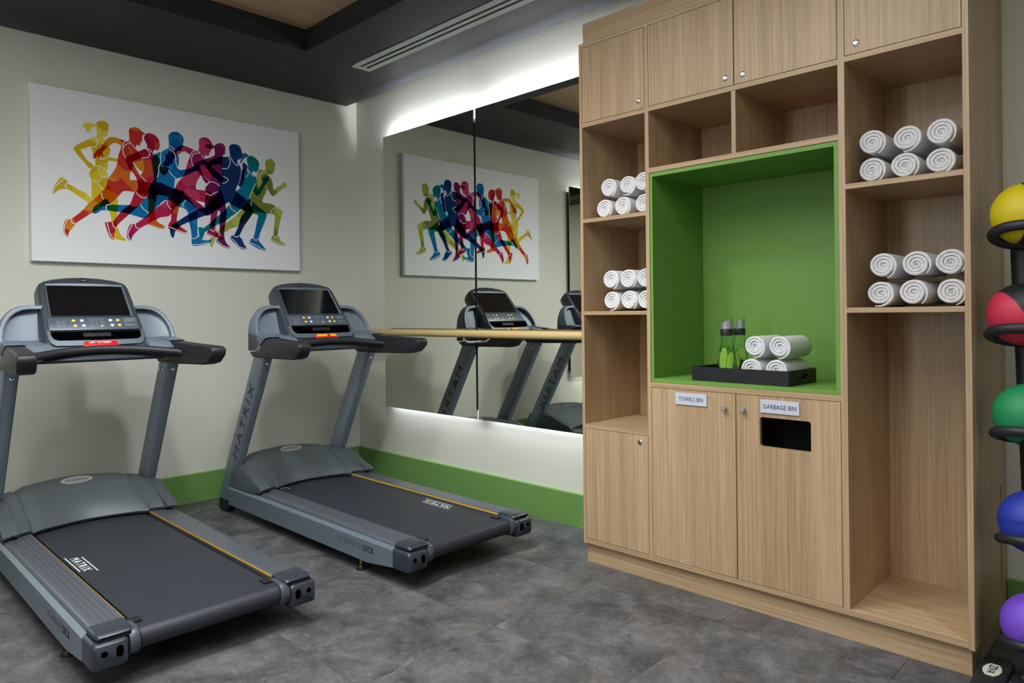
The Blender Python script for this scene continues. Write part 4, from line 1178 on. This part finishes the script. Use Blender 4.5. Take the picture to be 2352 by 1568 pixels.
# base: two feet running out from the wall, joined by a cross bar
def foot_bar(yc, w, name='base_foot'):
    bm = prism([(p[0], p[1]) for p in rrect(-.95, -.335, yc-w/2, yc+w/2, .032)], 'z', 0.0, .056, bev=.010, seg=3)
    return obj(name, bm, 'rubber', rk, auto=50)
ft = foot_bar(-4.566, .090)
foot_bar(-4.95, .088)
obj('cross_bar', box(-.50, -.42, -4.609, -4.905, .012, .046, bev=.006), 'rubber', rk, auto=50)
obj('pole_socket', box(-.49, -.20, -4.735, -4.645, .046, .075, bev=.006), 'rubber', rk, auto=50)
obj('base_bolt', lathe([(0, 0), (.011, 0), (.011, .007), (.006, .009), (0, .009)], (-.46, -4.66, .075), n=12), 'chrome', rk, auto=40)
# silver emblem plate
em = [(-.049, -.013), (-.030, -.023), (0, -.028), (.030, -.023), (.049, -.013), (.049, .013), (.030, .023), (0, .028), (-.030, .023), (-.049, .013)]
ecx, ecy = -.466, -4.562
obj('emblem_plate', prism([(ecx+u, ecy+v) for u, v in em], 'z', .0555, .0585, bev=.001), 'plate', ft)
obj('emblem_lettering', text_bm('ZIVA', .03, (ecx, ecy, .0587), (-1, 0, 0), (0, -1, 0), .0002, fit=(.070, .024), bold=.0005), 'print_black', ft)

def ball(y, z, hexa, name_c, label, axis, cut, cap2=True, r=RB):
    """rubber ball: coloured caps divided from the black body by a groove"""
    mat = pm('ball_'+name_c, hexa, .5, bump=.35, bscale=330)
    bm = bmesh.new()
    n = 40; lat = []
    th0 = math.acos(cut)
    def samples(a, b, k): return [a+(b-a)*i/k for i in range(k+1)]
    seq = [(t, 0) for t in samples(0, th0-.03, 9)]+[(th0-.012, 2)]+[(th0, 1)]+[(th0+.02, 1)]+[(t, 1) for t in samples(th0+.05, PI, 14)]
    ax = Vector(axis).normalized(); q = Vector((0, 0, 1)).rotation_difference(ax).to_matrix()
    rings = []
    for t, kk in seq:
        rr = r*(.988 if kk == 2 else 1.0)
        t = min(max(t, .002), PI-.002)
        rings.append([bm.verts.new(Vector((RX, y, z))+q @ Vector((rr*math.sin(t)*math.cos(2*PI*k/n), rr*math.sin(t)*math.sin(2*PI*k/n), rr*math.cos(t)))) for k in range(n)])
    for i, (a, b) in enumerate(zip(rings, rings[1:])):
        for k in range(n):
            f = bm.faces.new((a[k], a[(k+1) % n], b[(k+1) % n], b[k])); f.material_index = 0 if seq[i+1][0] < th0-.005 or not cap2 else 1
    bm.faces.new(rings[0][::-1]); g = bm.faces.new(rings[-1]); g.material_index = 1 if cap2 else 0
    rt = thing('medicine_ball', (RX, y, z), label, 'ball', 'balls on the rack')
    o = obj('ball_shell', bm, [mat, M['ball_black']], rt, smooth=True)
    if not cap2:
        for tt in (PI/2,):
            pts = [Vector((RX, y, z))+q @ Vector((r*.9995*math.sin(tt)*math.cos(2*PI*k/40), r*.9995*math.sin(tt)*math.sin(2*PI*k/40), r*math.cos(tt))) for k in range(40)]
            obj('seam', tube(pts, .0012, 6, closed=True), mat, o, smooth=True)
lf = Vector((-.145, .99, 0)); tc_ = Vector((-.99, -.145, 0))
ball(*ys[0], '#cdb90f', 'yellow', 'yellow and black medicine ball, topmost on the rack', lf*.95+tc_*.30+Vector((0, 0, .05)), .26)
ball(*ys[1], '#c02a48', 'red', 'red and black medicine ball, second from the top', lf*.85+tc_*.35+Vector((0, 0, -.42)), .30)
ball(*ys[2], '#17834f', 'green', 'green and black medicine ball, third from the top', lf*.93+tc_*.30+Vector((0, 0, .18)), .22)
ball(*ys[3], '#21369c', 'blue', 'plain dark blue medicine ball, fourth from the top', Vector((.1, .1, 1)), .0, False)
ball(*ys[4], '#7148c4', 'purple', 'plain purple medicine ball, lowest on the rack', Vector((.1, .9, .3)), .0, False)
